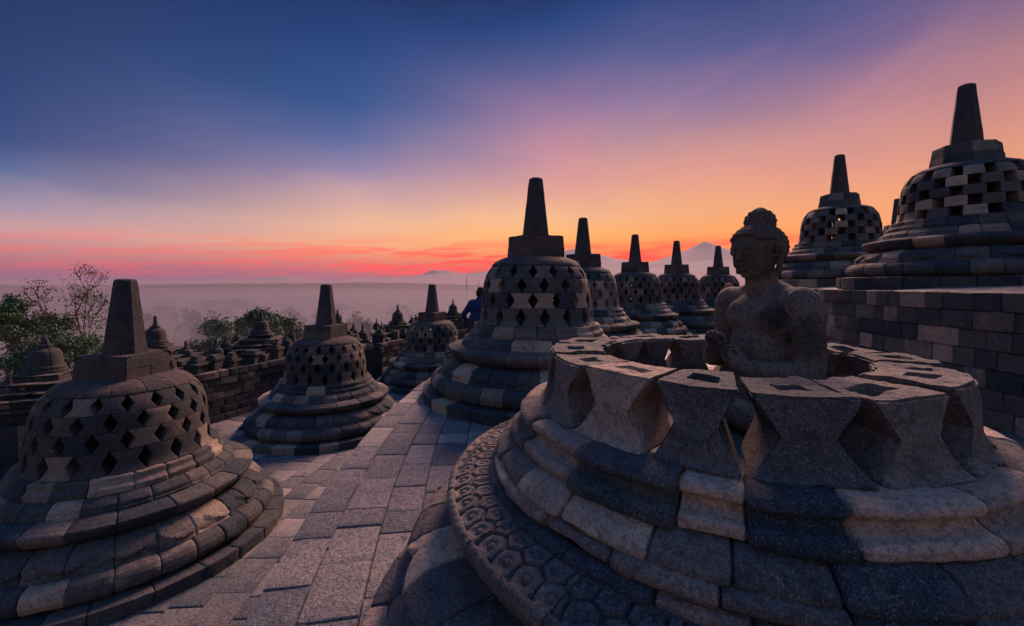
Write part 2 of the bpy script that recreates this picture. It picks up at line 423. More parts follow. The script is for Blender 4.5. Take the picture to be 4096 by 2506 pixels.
RINGS = [(1.105,1.026),(1.105,1.062),(1.088,1.076),(1.052,1.080),(1.040,1.094),(1.046,1.106),(1.066,1.114),(1.070,1.140),(1.056,1.160),(1.03,1.168),(0.92,1.17)]
def bell_r(z): return np.interp(z, [b[0] for b in BELL], [b[1] for b in BELL])
ROWZ = [1.17, 1.44, 1.67, 1.89, 2.09]
PLINTH = [(1.86,-0.06),(1.86,0.145),(1.60,0.155)]
TORUS = [(1.58,0.145),(1.66,0.165),(1.705,0.20),(1.725,0.26),(1.715,0.32),(1.68,0.37),(1.62,0.40),(1.54,0.41)]
CUSHION = [(1.60,0.395),(1.605,0.425),(1.585,0.435),(1.585,0.455),(1.565,0.50),(1.52,0.55),(1.45,0.595),(1.36,0.625),(1.26,0.635)]
LOTUS = [(1.24,0.615),(1.32,0.63),(1.39,0.67),(1.435,0.725),(1.452,0.765),(1.452,0.795),(1.430,0.812),(1.405,0.808),(1.385,0.822),(1.31,0.842),(1.19,0.852)]
DRUM = [(1.225,0.845),(1.225,0.872),(1.205,0.885),(1.205,0.915),(1.19,0.935),(1.165,0.958),(1.12,0.985),(1.06,1.005)]
RINGS = [(1.095,0.995),(1.095,1.045),(1.085,1.062),(1.055,1.078),(1.04,1.095),(1.04,1.145),(1.03,1.165),(0.92,1.17)]
KN = [-1, 0, 1.17, 2.09, 2.22, 2.60, 3.60]
def zmap(z, zs):        # proportions differ a little from terrace to terrace: zs lists the heights of base, bell, shoulder and harmika
    if not isinstance(zs, (list, tuple)): zs = (1.17*zs, 1.17*zs+0.92, 1.17*zs+1.05, 1.17*zs+1.43)
    return np.interp(z, KN, [-1, 0, *zs, zs[3]+1.0])
def hourglass(mb, a0, a1, z0, z1, thick, waist, res, rng, amp, tone, socket=None, zoff=0.0, erode=0.0, zs=1.0):
    nu, nt, nv = res
    B, F = boxgrid(nu, nt, nv)
    u = B[:,0]*2-1; t = B[:,1]; v = B[:,2]
    mid = (a0+a1)/2; half = (a1-a0)/2*0.988
    wv = 1-waist*(1-np.abs(2*v-1)**1.08)
    # inner side narrower waist is the same so the hole runs straight through
    ang = mid+u*half*wv
    zz = z0+(z1-z0)*v
    ro = bell_r(zz)
    r = ro-thick*t+0.0
    # edge rounding
    e = 0.008
    P = np.stack([r*np.cos(ang), r*np.sin(ang), zz+zoff], -1)
    if socket is not None:
        su, sw, st0, st1, dpt = socket
        top = v > 0.999
        ins = top & (abs(u-su) < sw) & (t > st0) & (t < st1)
        P[ins,2] -= dpt*(0.75+0.25*np.clip(fbm(P[ins], 9, 2, seed=12)*2, -1, 1))
    if amp > 0:
        c = np.array([(ro.mean()-thick/2)*math.cos(mid), (ro.mean()-thick/2)*math.sin(mid), (z0+z1)/2])
        # soften corners: pull extreme points towards the middle
        ext = (abs(u) > 0.97).astype(float)+(t < 0.03)+(t > 0.97)+(v < 0.02)+(v > 0.98)
        D = c-P; D /= np.linalg.norm(D, axis=1)[:,None]
        P = P+D*(np.clip(ext-1, 0, 2)*(0.016 if nu > 12 else 0.004))[:,None]
        n1 = fbm(P+mid*3, 7, 4, seed=5); n2 = fbm(P, 22, 3, seed=8)
        dirn = np.stack([np.cos(ang)*(1-2*t), np.sin(ang)*(1-2*t), (v > 0.98)*0.8], -1)
        P = P+dirn*(n1*amp+n2*amp*0.45)[:,None]
        if erode > 0:
            er = np.clip(fbm(P+7.7, 4.5, 4, seed=21)+0.05, 0, 1)*erode
            P = P+D*er[:,None]
    P[:,2] = zmap(P[:,2], zs)
    mb.add(P, F, tone)
def octa(mb, rb, rt, z0, z1, rot, n=8, rng=None, nz=10, cap=0.05, tone=0.3, amp=0.006, split=None):
    """tapered polygonal shaft with a rounded head"""
    zs = list(np.linspace(z0, z1-cap, nz)); rs = list(np.linspace(rb, rt+(rb-rt)*cap/(z1-z0), nz))
    for k in range(1, 6):
        a = k/5*math.pi/2; zs.append(z1-cap+cap*math.sin(a)); rs.append(max(0.002, rs[nz-1]*(0.55+0.45*math.cos(a)) if k < 5 else 0.002))
    sub = 3; m = n*sub
    A = []
    for i in range(m+1):
        k = i//sub; f = (i % sub)/sub
        a1 = 2*math.pi*k/n; a2 = 2*math.pi*(k+1)/n
        x = math.cos(a1)*(1-f)+math.cos(a2)*f; y = math.sin(a1)*(1-f)+math.sin(a2)*f
        A.append((x, y))
    A = np.array(A); c, s = math.cos(rot), math.sin(rot)
    A = np.stack([A[:,0]*c-A[:,1]*s, A[:,0]*s+A[:,1]*c], -1)
    P = np.stack([np.stack([A[:,0]*r, A[:,1]*r, 0*A[:,0]+z], -1) for z, r in zip(zs, rs)], 1).reshape(-1, 3)
    d = fbm(P+5, 9, 3, seed=2)*amp
    N = P.copy(); N[:,2] = 0; N /= (np.linalg.norm(N, axis=1)[:,None]+1e-6)
    P = P+N*d[:,None]
    F = gridfaces(m+1, len(zs))
    if split is not None:
        zc = P[F].mean(1)[:,2]; tn = np.where(zc < split, tone, tone*0.6)
    else: tn = tone
    mb.add(P, F, tn)
def square_block(mb, hb, ht, z0, z1, rot, rng, n=4, tone=None, amp=0.006):
    """n-sided stepped block in two courses (harmika)"""
    m = 1 if n > 4 else 3
    for zc0, zc1 in ((z0, z0+(z1-z0)*0.5), (z0+(z1-z0)*0.5, z1)):
        f0 = (zc0-z0)/(z1-z0); f1 = (zc1-z0)/(z1-z0)
        r0 = hb+(ht-hb)*f0; r1 = hb+(ht-hb)*f1
        for k in range(n):
            a1 = rot+2*math.pi*k/n; a2 = rot+2*math.pi*(k+1)/n
            cr = 1.0
            p0 = np.array([math.cos(a1), math.sin(a1)]); p1 = np.array([math.cos(a2), math.sin(a2)])
            e = p1-p0; L = np.linalg.norm(e); e = e/L; nn = np.array([e[1], -e[0]])
            ap = math.cos(math.pi/n)
            # straight path with outward normal; profile radius measured from apothem plane
            br = np.linspace(-L/2*r0, L/2*r0, 1+rng.integers(1, 3) if n == 4 else 2)
            tn = tones(rng, 1)[0]*0.6 if tone is None else tone
            prof = [(r0*ap, zc0), (r1*ap, zc1)]
            if zc1 == z1: prof.append((r1*ap*0.72, zc1+0.004))
            course(mb, prof, br, rng, usub=3, groove=0.004, gw=0.004, jit=0.002, pstep=0.06, bev=0.012, amp=amp, path=((0,0), e, nn), tone=tn)
    # lid
    A = np.array([[math.cos(rot+2*math.pi*k/n)*ht*0.985, math.sin(rot+2*math.pi*k/n)*ht*0.985, z1-0.004] for k in range(n)]+[[0,0,z1+0.004]])
    mb.add(A, [[k, (k+1) % n, n] for k in range(n)], 0.3)

SHELLS = []
def stupa(label, pos, seed, scale=1.0, zs=1.0, q=1, n=18, rot=0.0, kind='diamond', group=None, hrot=0.0, open_top=False, mat=None, top_tone=None, hs=1.0, spire_s=1.0, lat=None, sl=0.975):
    """q = detail level (0 far, 1 middle, 2 near, 3 foreground)"""
    rng = np.random.default_rng(seed)
    mat = mat or STONE
    root = empty('stupa', pos, 0, label, 'stupa', group); root.scale = (scale,)*3
    us = (2, 4, 7, 14)[q]; ps = (0.09, 0.045, 0.03, 0.016)[q]; amp = (0.004, 0.007, 0.009, 0.009)[q]
    M = lambda prof: [(r, float(zmap(z, zs))) for r, z in prof]
    def ring(name, prof, nb, jit=0.006, relief=None, ustep=1.0, pst=None, m=None, am=None, tonef=None, brk=None):
        mb = MB(); br = even(nb, rng, rng.uniform(0, 6.28))
        if brk is not None:
            c0 = math.atan2(-2.31, -1.127); n_ = max(3, int(round((360-(brk[-1]-brk[0]))/(360/nb))))
            br = c0+np.radians(np.concatenate([brk, np.linspace(brk[-1], brk[0]+360, n_+1)[1:]]))
        course(mb, M(prof), br, rng, usub=int(us*ustep), pstep=pst or ps, jit=jit, amp=am or amp, relief=relief, tonef=tonef, groove=0.02 if q < 3 else 0.024, gw=0.006 if q < 3 else 0.005)
        return mb.build(name, m or mat, root)
    ring('plinth', PLINTH, 26)
    ring('lower_torus', TORUS, 30, jit=0.01)
    if q == 3:
        NC = [(1.60,0.385),(1.64,0.405),(1.665,0.44),(1.665,0.48),(1.64,0.53),(1.58,0.575),(1.49,0.60),(1.38,0.612),(1.28,0.62)]
        alt = lambda a, t: (0.88, 0.22, 0.50, 0.30)[int(a*32/(2*math.pi)+3) % 4]
        ring('petal_cushion', NC, 32, relief=petal_relief((0,0), 16, 0.44, 0.62, rot, depth=0.045), ustep=2.2, pst=ps*0.6, am=0.010, tonef=alt)
    elif q >= 2: ring('petal_cushion', CUSHION, 26, relief=petal_relief((0,0), 20, zmap(0.44, zs), zmap(0.63, zs), rot), ustep=2.0, pst=ps*0.6)
    else: ring('petal_cushion', CUSHION, 24, relief=petal_relief((0,0), 20, zmap(0.44, zs), zmap(0.63, zs), rot) if q == 1 else None, ustep=1.5)
    if q == 3: ring('lotus_ring', LOTUS, 20, relief=hex_relief((0,0), 1.235, 1.455), ustep=5.5, pst=0.0075, jit=0.004, am=0.004)
    else: ring('lotus_ring', LOTUS, 20)
    def tf(spans):
        c0 = math.atan2(-2.31, -1.127)
        def f(a, t):
            d = (math.degrees(a-c0)+180) % 360-180
            for lo, hi, v in spans:
                if lo <= d < hi: return min(1, max(0, v+(t-0.4)*0.25))
            return t
        return f
    if q < 3:
        ring('drum', DRUM, 24); ring('ring_moulding', RINGS, 20, jit=0.008)
    else:
        ring('fillet_course', [(1.245,0.836),(1.245,0.866),(1.222,0.880),(1.190,0.884)], 26, jit=0.012, am=0.007)
        ring('fillet_course', [(1.175,0.880),(1.205,0.884),(1.222,0.900),(1.222,0.925),(1.200,0.940),(1.165,0.945)], 24, jit=0.010, am=0.007)
        ring('slope_course', [(1.150,0.934),(1.198,0.940),(1.200,0.958),(1.178,0.985),(1.135,1.012),(1.085,1.028),(1.02,1.032)], 27, jit=0.012, am=0.007, brk=[-55,-41,-27.3,-10.4,0.9,14,29,42,56], tonef=tf([(-60,-41,0.45),(-41,-27,0.80),(-27,-10,0.84),(-10,1,0.42),(1,14,0.36),(14,29,0.22),(29,42,0.34),(42,60,0.26)]))
        ring('ring_moulding', [(1.05,1.020),(1.106,1.024),(1.118,1.036),(1.118,1.060),(1.100,1.076),(1.068,1.080),(1.048,1.090),(1.042,1.104),(1.050,1.118),(1.070,1.126),(1.077,1.142),(1.068,1.160),(1.03,1.171),(0.92,1.173)],
             16, jit=0.016, pst=0.010, am=0.008, brk=[-72,-50,-29,-7.4,3.2,18,41,62], tonef=tf([(-72,-50,0.30),(-50,-29,0.62),(-29,-7.4,0.20),(-7.4,3.2,0.84),(3.2,18,0.13),(18,41,0.88),(41,62,0.76)]))
    if open_top: return root, rng
    SHELLS.append((root, zs, kind))
    # perforated bell
    mb = MB()
    if kind == 'diamond':
        res = ((4,1,4), (6,2,6), (8,3,8), (8,3,8))[q]
        for k in range(4):
            off = (0.5 if k % 2 else 0.0)*2*math.pi/n+rot
            tn = tones(rng, n)
            for i in range(n):
                a0 = off+2*math.pi*i/n
                hourglass(mb, a0, a0+2*math.pi/n, ROWZ[k]+0.0005, ROWZ[k+1]-0.001, 0.27, 0.44 if q >= 2 else 0.36, res, rng, amp*0.5, tn[i], zs=zs)
    else:
        zz = np.linspace(1.17, 2.07, 6)
        for k in range(5):
            off = (0.5 if k % 2 else 0.0)*2*math.pi/n+rot
            tn = tones(rng, n)
            for i in range(n):
                a0 = off+2*math.pi*i/n; wd = 2*math.pi/n*0.63
                hourglass(mb, a0-rng.uniform(0,.01), a0+wd, zz[k]+0.001, zz[k+1]-0.001, 0.34, 0.0, (5,2,4), rng, amp*0.7, tn[i], zs=zs)
    mb.build('lattice_bell', lat or mat, root, sharp=30)
    # shoulder of the bell
    z0 = 2.09 if kind == 'diamond' else 2.07
    mb = MB()
    r0 = float(bell_r(z0))
    sh = [(r0-0.2, z0+0.004),(r0+0.002, z0+0.004),(r0-0.022, z0+0.045),(r0-0.07, z0+0.09),(r0-0.14, z0+0.125),(r0-0.22, z0+0.15),(0.30, z0+0.172)]
    course(mb, M(sh), even(14, rng, 0.3), rng, usub=us+2, pstep=ps, jit=0.003, amp=amp, groove=0.008, gw=0.004, tone=0.28)
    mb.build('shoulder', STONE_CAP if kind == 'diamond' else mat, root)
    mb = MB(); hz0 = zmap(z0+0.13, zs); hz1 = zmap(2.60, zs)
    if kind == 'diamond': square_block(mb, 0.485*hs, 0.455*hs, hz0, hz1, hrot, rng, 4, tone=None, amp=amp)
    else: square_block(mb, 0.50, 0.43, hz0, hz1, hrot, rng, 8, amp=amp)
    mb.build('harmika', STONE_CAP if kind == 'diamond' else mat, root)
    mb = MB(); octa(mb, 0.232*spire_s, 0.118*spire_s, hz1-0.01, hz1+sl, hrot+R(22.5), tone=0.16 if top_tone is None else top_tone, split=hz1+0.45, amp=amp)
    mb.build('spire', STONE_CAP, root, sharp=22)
    return root, rng

def Pv(x, y, Zd):      # point from a pixel of the 2464 px wide photograph and a depth
    return ((x-1232)/1050*Zd, Zd, EYE-(y-685)/1050*Zd)
F1 = -1.5; F3 = 1.76
def corner(x, Zd, off=0):   # direction of the corner that faces the camera
    X = (x-1232)/1050*Zd
    return math.atan2(-Zd, -X)+R(off)

# middle terrace
stupa('big stone bell stupa with diamond holes in the centre, standing left of the broken-open one', (0.40, 7.3, 0), 11, q=2, n=16, rot=0.09, hrot=corner(1290, 7.3, -5), group='bell stupas of the middle terrace')
labs = ['dark bell stupa directly behind the big central stupa, second of its row',
        'bell stupa before the reddest glow of the sky, third of the row running away',
        'small looking bell stupa before the left slope of the tall volcano, fourth of its row',
        'most distant bell stupa, right under the volcano peak beside the statue head']
for k, (x, y, Zd) in enumerate([(1403,525,11.7),(1528,565,15.3),(1628,580,17.8),(1728,592,20.2)]):
    X = (x-1232)/1050*Zd; tip = EYE+(685-y)/1050*Zd
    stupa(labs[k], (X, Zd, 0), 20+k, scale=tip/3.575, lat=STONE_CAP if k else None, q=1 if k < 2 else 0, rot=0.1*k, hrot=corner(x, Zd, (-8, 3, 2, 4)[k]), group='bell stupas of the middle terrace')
# lower terrace on the left
labs = ['large dark bell stupa in the left foreground with a thick tapering spire',
        'bell stupa left of centre, second of the lower row, dark diamond pierced bell',
        'smaller looking bell stupa, third of the lower row, between its neighbour and the central stupa']
for k, (x, Zd, q, ho) in enumerate([(302,5.7,2,0),(785,10.2,2,9),(1040,14.8,1,8)]):
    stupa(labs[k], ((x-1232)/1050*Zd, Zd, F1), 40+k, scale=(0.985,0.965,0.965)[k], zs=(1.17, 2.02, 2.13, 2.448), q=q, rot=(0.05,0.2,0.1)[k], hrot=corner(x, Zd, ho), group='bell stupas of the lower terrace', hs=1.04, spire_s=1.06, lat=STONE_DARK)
# upper terrace on the right
labs = ['large stupa with square chequered holes on the high terrace at the right edge',
        'chequered square-hole stupa on the high terrace just right of the statue head',
        'distant stupa on the high terrace of which only the narrow spire shows']
for k, (x, y, Zd, q) in enumerate([(2325,207,7.9,2),(2020,375,11.5,1),(2160,480,17.5,0)]):
    X = (x-1232)/1050*Zd; tip = EYE+(685-y)/1050*Zd
    stupa(labs[k], (X, Zd, F3+0.02), 60+k, scale=(tip-F3)/3.575, q=q, zs=(1.15, 2.02, 2.12, 2.47), sl=1.10, n=13, rot=0.1*k, kind='square', hrot=corner(x, Zd, (10,12,0)[k]), group='stupas of the upper terrace')

# ------------------------------------------------------------------ the broken-open stupa in the foreground
OC = (1.127, 2.31)
root, rng = stupa('broken-open stupa in the foreground, low ring of waisted stones around the seated statue', (OC[0], OC[1], 0), 7, q=3, rot=0.2, open_top=True, mat=STONE_NEAR, group=None)
base = math.atan2(-OC[1], -OC[0])
bk = [-37.6, -15.4, 3.9, 26.9, 49.0]+[49.0+273.4*k/12 for k in range(1, 13)]
tn = [0.74, 0.22, 0.26, 0.52, 0.50, 0.40, 0.3, 0.5, 0.3, 0.4, 0.45, 0.3, 0.55, 0.25, 0.4, 0.42]
er = [0.0, 0.0, 0.01, 0.035, 0.06, 0.02, 0.0, 0.02, 0, 0.01, 0.0, 0.0, 0.02, 0.03, 0.0, 0.0]
for k in range(16):
    mb = MB()
    near = k < 6 or k > 13
    sock = (rng.uniform(-0.1,0.1), rng.uniform(0.32,0.46), 0.30, 0.62, 0.07)
    gp = rng.uniform(0.15, 0.55)
    hourglass(mb, base+R(bk[k]+gp), base+R(bk[k+1]-gp), 1.166, 1.44+rng.uniform(-0.014,0.014), 0.30+rng.uniform(-.02,.02), rng.uniform(0.45,0.52), (40,30,30) if near else (26,20,20), rng, 0.014, tn[k], socket=sock, erode=er[k]+0.018)
    mb.build('waisted_stone', STONE_NEAR, root, sharp=40)
# floor inside the ring
mb = MB()
th = np.linspace(0, 2*math.pi, 49); rr = np.linspace(0.01, 1.0, 8)
P = np.stack([np.outer(np.cos(th), rr).ravel(), np.outer(np.sin(th), rr).ravel(), np.full(49*8, 1.06)], -1)
P[:,2] += fbm(P, 6, 3)*0.012
mb.add(P, gridfaces(49, 8)[:, ::-1], 0.3); mb.build('inner_floor', STONE_NEAR, root)
# ------------------------------------------------------------------ terraces (setting)
TC = (17.84, 5.9)
def annulus(name, r0, r1, z, a0, a1, rowd, lo, hi, seed, usub=3, amp=0.003, slope=None, mat=PAVE):
    rng = np.random.default_rng(seed); mb = MB()
    r = r0
    while r < r1-0.02:
        wd = min(rng.uniform(*rowd), r1-r)
        if r1-(r+wd) < rowd[0]*0.5: wd = r1-r
        zf = (lambda q: z) if slope is None else slope
        g = rng.uniform(0.004, 0.009)
        prof = [(r+wd, zf(r+wd)-0.022), (r+wd-g, zf(r+wd)), (r+g, zf(r)), (r, zf(r)-0.022)]
        course(mb, prof, lengths(a0, a1, lo/r, hi/r, rng), rng, usub=usub, groove=0.024, gw=0.007, jit=0.0, zjit=0.0065, pstep=0.09, bev=0.004, amp=amp, nscale=6, centre=TC)
        r += wd
    o = mb.build(name, mat); return tag(o, kind='structure')
def wall_ring(name, r, z0, z1, n, a0, a1, lo, hi, seed, batter=0.06, label=None, cat=None):
    rng = np.random.default_rng(seed); mb = MB()
    hs = (z1-z0)/n
    for k in range(n):
        ra = r+batter*(1-k/n); zc0 = z0+k*hs; zc1 = zc0+hs
        prof = [(ra-0.02, zc0), (ra, zc0+0.006), (ra-batter/n, zc1-0.006), (ra-0.02-batter/n, zc1)]
        if k == n-1: prof = [(ra, zc0), (ra+0.02, zc0+0.008), (ra+0.02, zc1-0.005), (ra-0.30, zc1+0.004)]
        course(mb, prof, lengths(a0, a1, lo/r, hi/r, rng), rng, usub=3, groove=0.03, gw=0.006, jit=0.012, pstep=0.06, bev=0.012, amp=0.007, centre=TC)
    th = np.linspace(a0, a1, 120); P = np.array([[TC[0]+(r+batter*f-0.035)*math.cos(a), TC[1]+(r+batter*f-0.035)*math.sin(a), z] for a in th for z, f in ((z0, 1.0), (z1-0.01, 0.0))])
    mb.add(P, gridfaces(120, 2), 0.05)
    o = mb.build(name, STONE)
    return o
middle = annulus('middle_terrace_paving', 11.5, 19.6, 0.0, R(95), R(222), (0.28, 0.42), 0.24, 0.66, 1)
lower = annulus('lower_terrace_paving', 19.4, 32.0, F1, R(120), R(205), (0.26, 0.40), 0.26, 0.62, 2, usub=2)
upper = annulus('upper_terrace_paving', 4.0, 11.72, 0, R(85), R(232), (0.34, 0.44), 0.35, 0.8, 3, usub=2,
                slope=lambda q: F3+0.02-0.085*max(0.0, (q-10.9)/0.85))
def disc(name, r0, r1, z, a0, a1):
    mb = MB(); th = np.linspace(a0, a1, 60)
    P = np.array([[TC[0]+r*math.cos(a), TC[1]+r*math.sin(a), z] for a in th for r in (r0, r1)])
    mb.add(P, gridfaces(60, 2)[:, ::-1], 0.3); return tag(mb.build(name, JOINT), kind='structure')
disc('middle_terrace_bedding', 11.4, 19.55, -0.018, R(90), R(226)); disc('lower_terrace_bedding', 19.3, 32, F1-0.018, R(110), R(212)); disc('upper_terrace_bedding', 3.0, 10.85, F3-0.002, R(80), R(236))
o = wall_ring('retaining_wall', 11.80, -0.02, F3-0.062, 7, R(95), R(226), 0.22, 0.48, 4)
tag(o, 'curved wall of squared grey stone blocks holding up the high terrace on the right', 'wall')
o = wall_ring('terrace_edge_wall', 19.56, F1-0.02, -0.012, 6, R(95), R(224), 0.3, 0.55, 5, batter=0.05)
tag(o, 'low stone retaining wall dropping from the middle walkway to the lower terrace', 'wall')

# ------------------------------------------------------------------ balustrade of the plateau with shrine pinnacles
def straight_wall(mb, p0, p1, z0, z1, thick, n, rng, cap=True):
    p0 = np.array(p0, float); p1 = np.array(p1, float); e = p1-p0; L = np.linalg.norm(e); e /= L; nn = np.array([e[1], -e[0]])
    hs = (z1-z0)/n
    bk_ = [p0-nn*(thick/2-.04), p1-nn*(thick/2-.04), p1+nn*(thick/2-.04), p0+nn*(thick/2-.04)]
    mb.add([[*q, z] for q in bk_ for z in (z0, z1-0.03)], [[0,2,3,1],[2,4,5,3],[4,6,7,5],[6,0,1,7],[1,3,5,7]], 0.05)
    for side in (1, -1):
        for k in range(n):
            zc0 = z0+k*hs; zc1 = zc0+hs; o = thick/2
            if k == n-1 and cap: o += 0.07
            if k == n-2 and cap: o += 0.03
            if k <= 1: o += 0.05*(2-k)
            prof = [(o-0.02, zc0), (o, zc0+0.01), (o, zc1-0.01), (o-0.02 if k < n-1 else 0.0, zc1)]
            if k in (0, 1, n-3, n-2): prof.insert(-1, (o-0.05, zc1))
            course(mb, prof, lengths(0, L, 0.22, 0.5, rng), rng, usub=2, groove=0.03, gw=0.008, jit=0.018, zjit=0.003, pstep=0.1, bev=0.015, amp=0.012,
                   path=(p0, e, nn*side))
def tier(mb, h, z0, z1, rng, lip=0.0, hy=None):
    hy = hy or h
    for (ex, ey, L, d) in ((1,0,h,hy),(0,1,hy,h),(-1,0,h,hy),(0,-1,hy,h)):
        e = np.array([ex,ey], float); nn = np.array([ey,-ex], float)
        m = max(2, int(round(2*L/0.32)))
        br = np.linspace(-L, L, m+1); br[1:-1] += rng.uniform(-.04,.04,m-1)
        prof = [(d-lip, z0), (d, z0+lip*0.8+0.004), (d, z1-0.01), (d-0.12, z1)]
        course(mb, prof, br, rng, usub=2, groove=0.012, gw=0.006, jit=0.010, pstep=0.08, bev=0.012, amp=0.014, path=((0,0), e, nn))
    A = np.array([[-h+.1,-hy+.1,z1-0.004],[h-.1,-hy+.1,z1-0.004],[h-.1,hy-.1,z1-0.004],[-h+.1,hy-.1,z1-0.004]]); mb.add(A, [[0,1,2,3]], 0.3)
def mini_stupa(parent, name, rb, z0, H, rng, c=(0,0), tone=0.25, broken=0.0):
    mb = MB()
    prof = [(1.25,0),(1.25,.06),(1.1,.07),(1.15,.11),(1.1,.15),(1.0,.16),(.98,.25),(.90,.42),(.80,.50),(.55,.555),(.42,.56),(.44,.57),(.44,.64),(.26,.645),(.22,.70)]
    top = 1.0-broken*0.3
    prof += [(.14, top-0.03), (.09, top-0.008), (.02, top)]
    prof = [(r*rb, z0+z*H) for r, z in prof]
    course(mb, prof, even(7, rng), rng, usub=3, groove=0.006, gw=0.004, jit=0.004, pstep=0.05, bev=0.006, amp=0.008, tone=tone, centre=c)
    return mb.build(name, WALLM, parent, sharp=35)
rngw = np.random.default_rng(77)
path = [(-9.6,3.2),(-8.7,7.4),(-8.2,9.0),(-6.95,10.9),(-6.1,12.7),(-4.75,15.6),(-3.5,18.2),(-1.6,21.4),(1.5,25)]
path = [(-10.6,3.4),(-9.4,7.9),(-8.9,8.2),(-8.0,9.9),(-7.6,10.0),(-6.6,12.6),(-6.25,12.7),(-5.2,15.3),(-4.9,15.4),(-3.7,18.6),(-3.3,18.8),(-1.4,22.0),(1.5,26)]
root = empty('balustrade', (0,0,0), 0, 'long dark stone balustrade wall behind the lower row of stupas', 'wall')
for a, b in zip(path[:-1], path[1:]):
    mb = MB(); straight_wall(mb, a, b, F1-0.02, -0.24+rngw.uniform(-0.06,0.06), 0.5, 7, rngw); mb.build('wall_section', WALLM, root)
    if math.dist(a, b) > 1.2:
        e = (np.array(b)-np.array(a))/math.dist(a,b)
        k = 0.35
        while k < math.dist(a,b)-0.2:
            c = np.array(a)+e*k; h = rngw.uniform(0.11,0.20); ht = rngw.uniform(0.12, 0.42); typ = rngw.random(); mb = MB()
            def chunk(hx, z0, z1):
                B, F = boxgrid(3,3,3); P = np.stack([(B[:,0]-.5)*hx*2,(B[:,1]-.5)*hx*2,z0+B[:,2]*(z1-z0)], -1)
                P += fbm(P+k, 7, 2)[:,None]*0.02; P += np.array([c[0], c[1], -0.30]); mb.add(P, F, rngw.uniform(0.05,0.5))
            chunk(h, 0, ht)
            if typ > 0.35: chunk(h*1.25, ht, ht+0.05); chunk(h*0.75, ht+0.05, ht+0.12)
            if typ > 0.6: chunk(h*0.45, ht+0.12, ht+0.22)
            mb.build('merlon', WALLM, root)
            k += rngw.uniform(0.30, 0.62)
def shrine(label, x, ytip, Zd, s, rot, seed, sides=True, wide=1.0, tiers=5, yb=-0.5, broken=0.0):
    rng = np.random.default_rng(seed)
    X, Y, zt = Pv(x, ytip, Zd)
    root = empty('shrine', (X, Y, 0), rot, label, 'shrine', 'pinnacled shrines along the balustrade')
    H = 0.74*s; zb = zt-H
    mb = MB()
    z = F1-0.3; tier(mb, 0.95*wide*s, z, -0.55, rng)
    hs = np.array([1.0, 0.92, 0.78, 0.56, 0.36])*wide*s; zz = -0.55+(zb+0.55)*np.array([0, 0.36, 0.56, 0.68, 0.85, 1.0])
    for k in range(tiers):
        h = hs[k]; a, b = zz[k], zz[k+1]; m = a+(b-a)*0.55
        tier(mb, h*(0.90+rng.uniform(-.04,.04)), a, a+(b-a)*0.72, rng); tier(mb, h*(0.99+rng.uniform(-.03,.03)), a+(b-a)*0.72, b, rng, lip=0.012)
    mb.build('stepped_body', WALLM, root)
    mini_stupa(root, 'bell_pinnacle', 0.235*s, zb, H, rng, broken=broken)
    if sides:
        for sx, sy in ((1,1),(1,-1),(-1,1),(-1,-1)):
            mini_stupa(root, 'corner_pinnacle', 0.14*s, zz[2], 0.46*s, rng, c=(sx*hs[0]*0.78, sy*hs[0]*0.78))
    return root
shrine('heavy dark shrine with a broken stub pinnacle behind the left foreground stupa', 108, 793, 8.2, 1.08, 0.35, 1, sides=False, wide=1.05, broken=0.6)
shrine('shrine with a large rounded bell pinnacle peeping over the foreground stupa top', 373, 759, 11.4, 1.05, 0.35, 2, sides=False, wide=0.9)
shrine('tall stepped shrine with corner pinnacles before the green trees', 628, 747, 13.6, 1.0, 0.38, 3)
shrine('stepped shrine left of the third lower stupa, slim pointed pinnacle', 957, 733, 18.2, 0.98, 0.42, 4)
shrine('slender shrine pinnacle between the third lower stupa and the man in blue', 1090, 720, 22.0, 0.95, 0.45, 5)
shrine('shrine pinnacle hidden but for its tip behind the second lower stupa', 812, 745, 16.5, 0.72, 0.40, 6, sides=False, wide=0.8)
shrine('small stepped shrine on the balustrade right of the foreground stupa', 520, 815, 12.3, 0.80, 0.35, 7, sides=False, wide=0.8)
shrine('small shrine half hidden on the left side of the second lower stupa', 716, 806, 14.6, 0.85, 0.38, 9, sides=False, wide=0.8)
shrine('small dark shrine between the second lower stupa and the slim shrine', 872, 782, 15.6, 0.78, 0.40, 8, sides=False, wide=0.85)
def pinnacle(label, x, ytip, Zd, s, seed):
    rng = np.random.default_rng(seed); X, Y, zt = Pv(x, ytip, Zd)
    root = empty('pinnacle', (X, Y, 0), 0.35, label, 'pinnacle', 'small pinnacles on the balustrade')
    H = 0.52*s; zb = zt-H; mb = MB()
    tier(mb, 0.26*s, -0.55, zb-0.18, rng); tier(mb, 0.32*s, zb-0.18, zb-0.09, rng, lip=0.02); tier(mb, 0.22*s, zb-0.09, zb, rng)
    mb.build('pedestal', WALLM, root); mini_stupa(root, 'small_bell', 0.17*s, zb, H, rng)
for i, (x, y, Zd, s, l) in enumerate([
    (447,820,11.6,1.0,'small pinnacle on the balustrade, first right of the foreground stupa spire'),
    (510,855,12.0,0.95,'lowest small pinnacle left of the tall stepped shrine before the trees'),
    (850,778,14.8,0.9,'small pinnacle just right of the second lower stupa'),
    (884,810,16.0,0.8,'tiny pinnacle midway between the second lower stupa and the slim shrine'),
    (22,900,7.6,1.0,'blunt dark pinnacle cut by the left edge of the view'),
    (990,760,19.0,0.8,'tiny pinnacle touching the third lower stupa on its left'),
    (556,832,12.4,1.0,'small pinnacle at the left foot of the tall stepped shrine'),
    (712,826,14.2,1.0,'small pinnacle at the right foot of the tall stepped shrine'),
    (915,792,16.8,0.9,'small pinnacle against the left flank of the slim shrine'),
    (402,838,10.6,1.1,'stout pinnacle under the rounded bell shrine')]):
    pinnacle(l, x, y, Zd, s, 100+i)

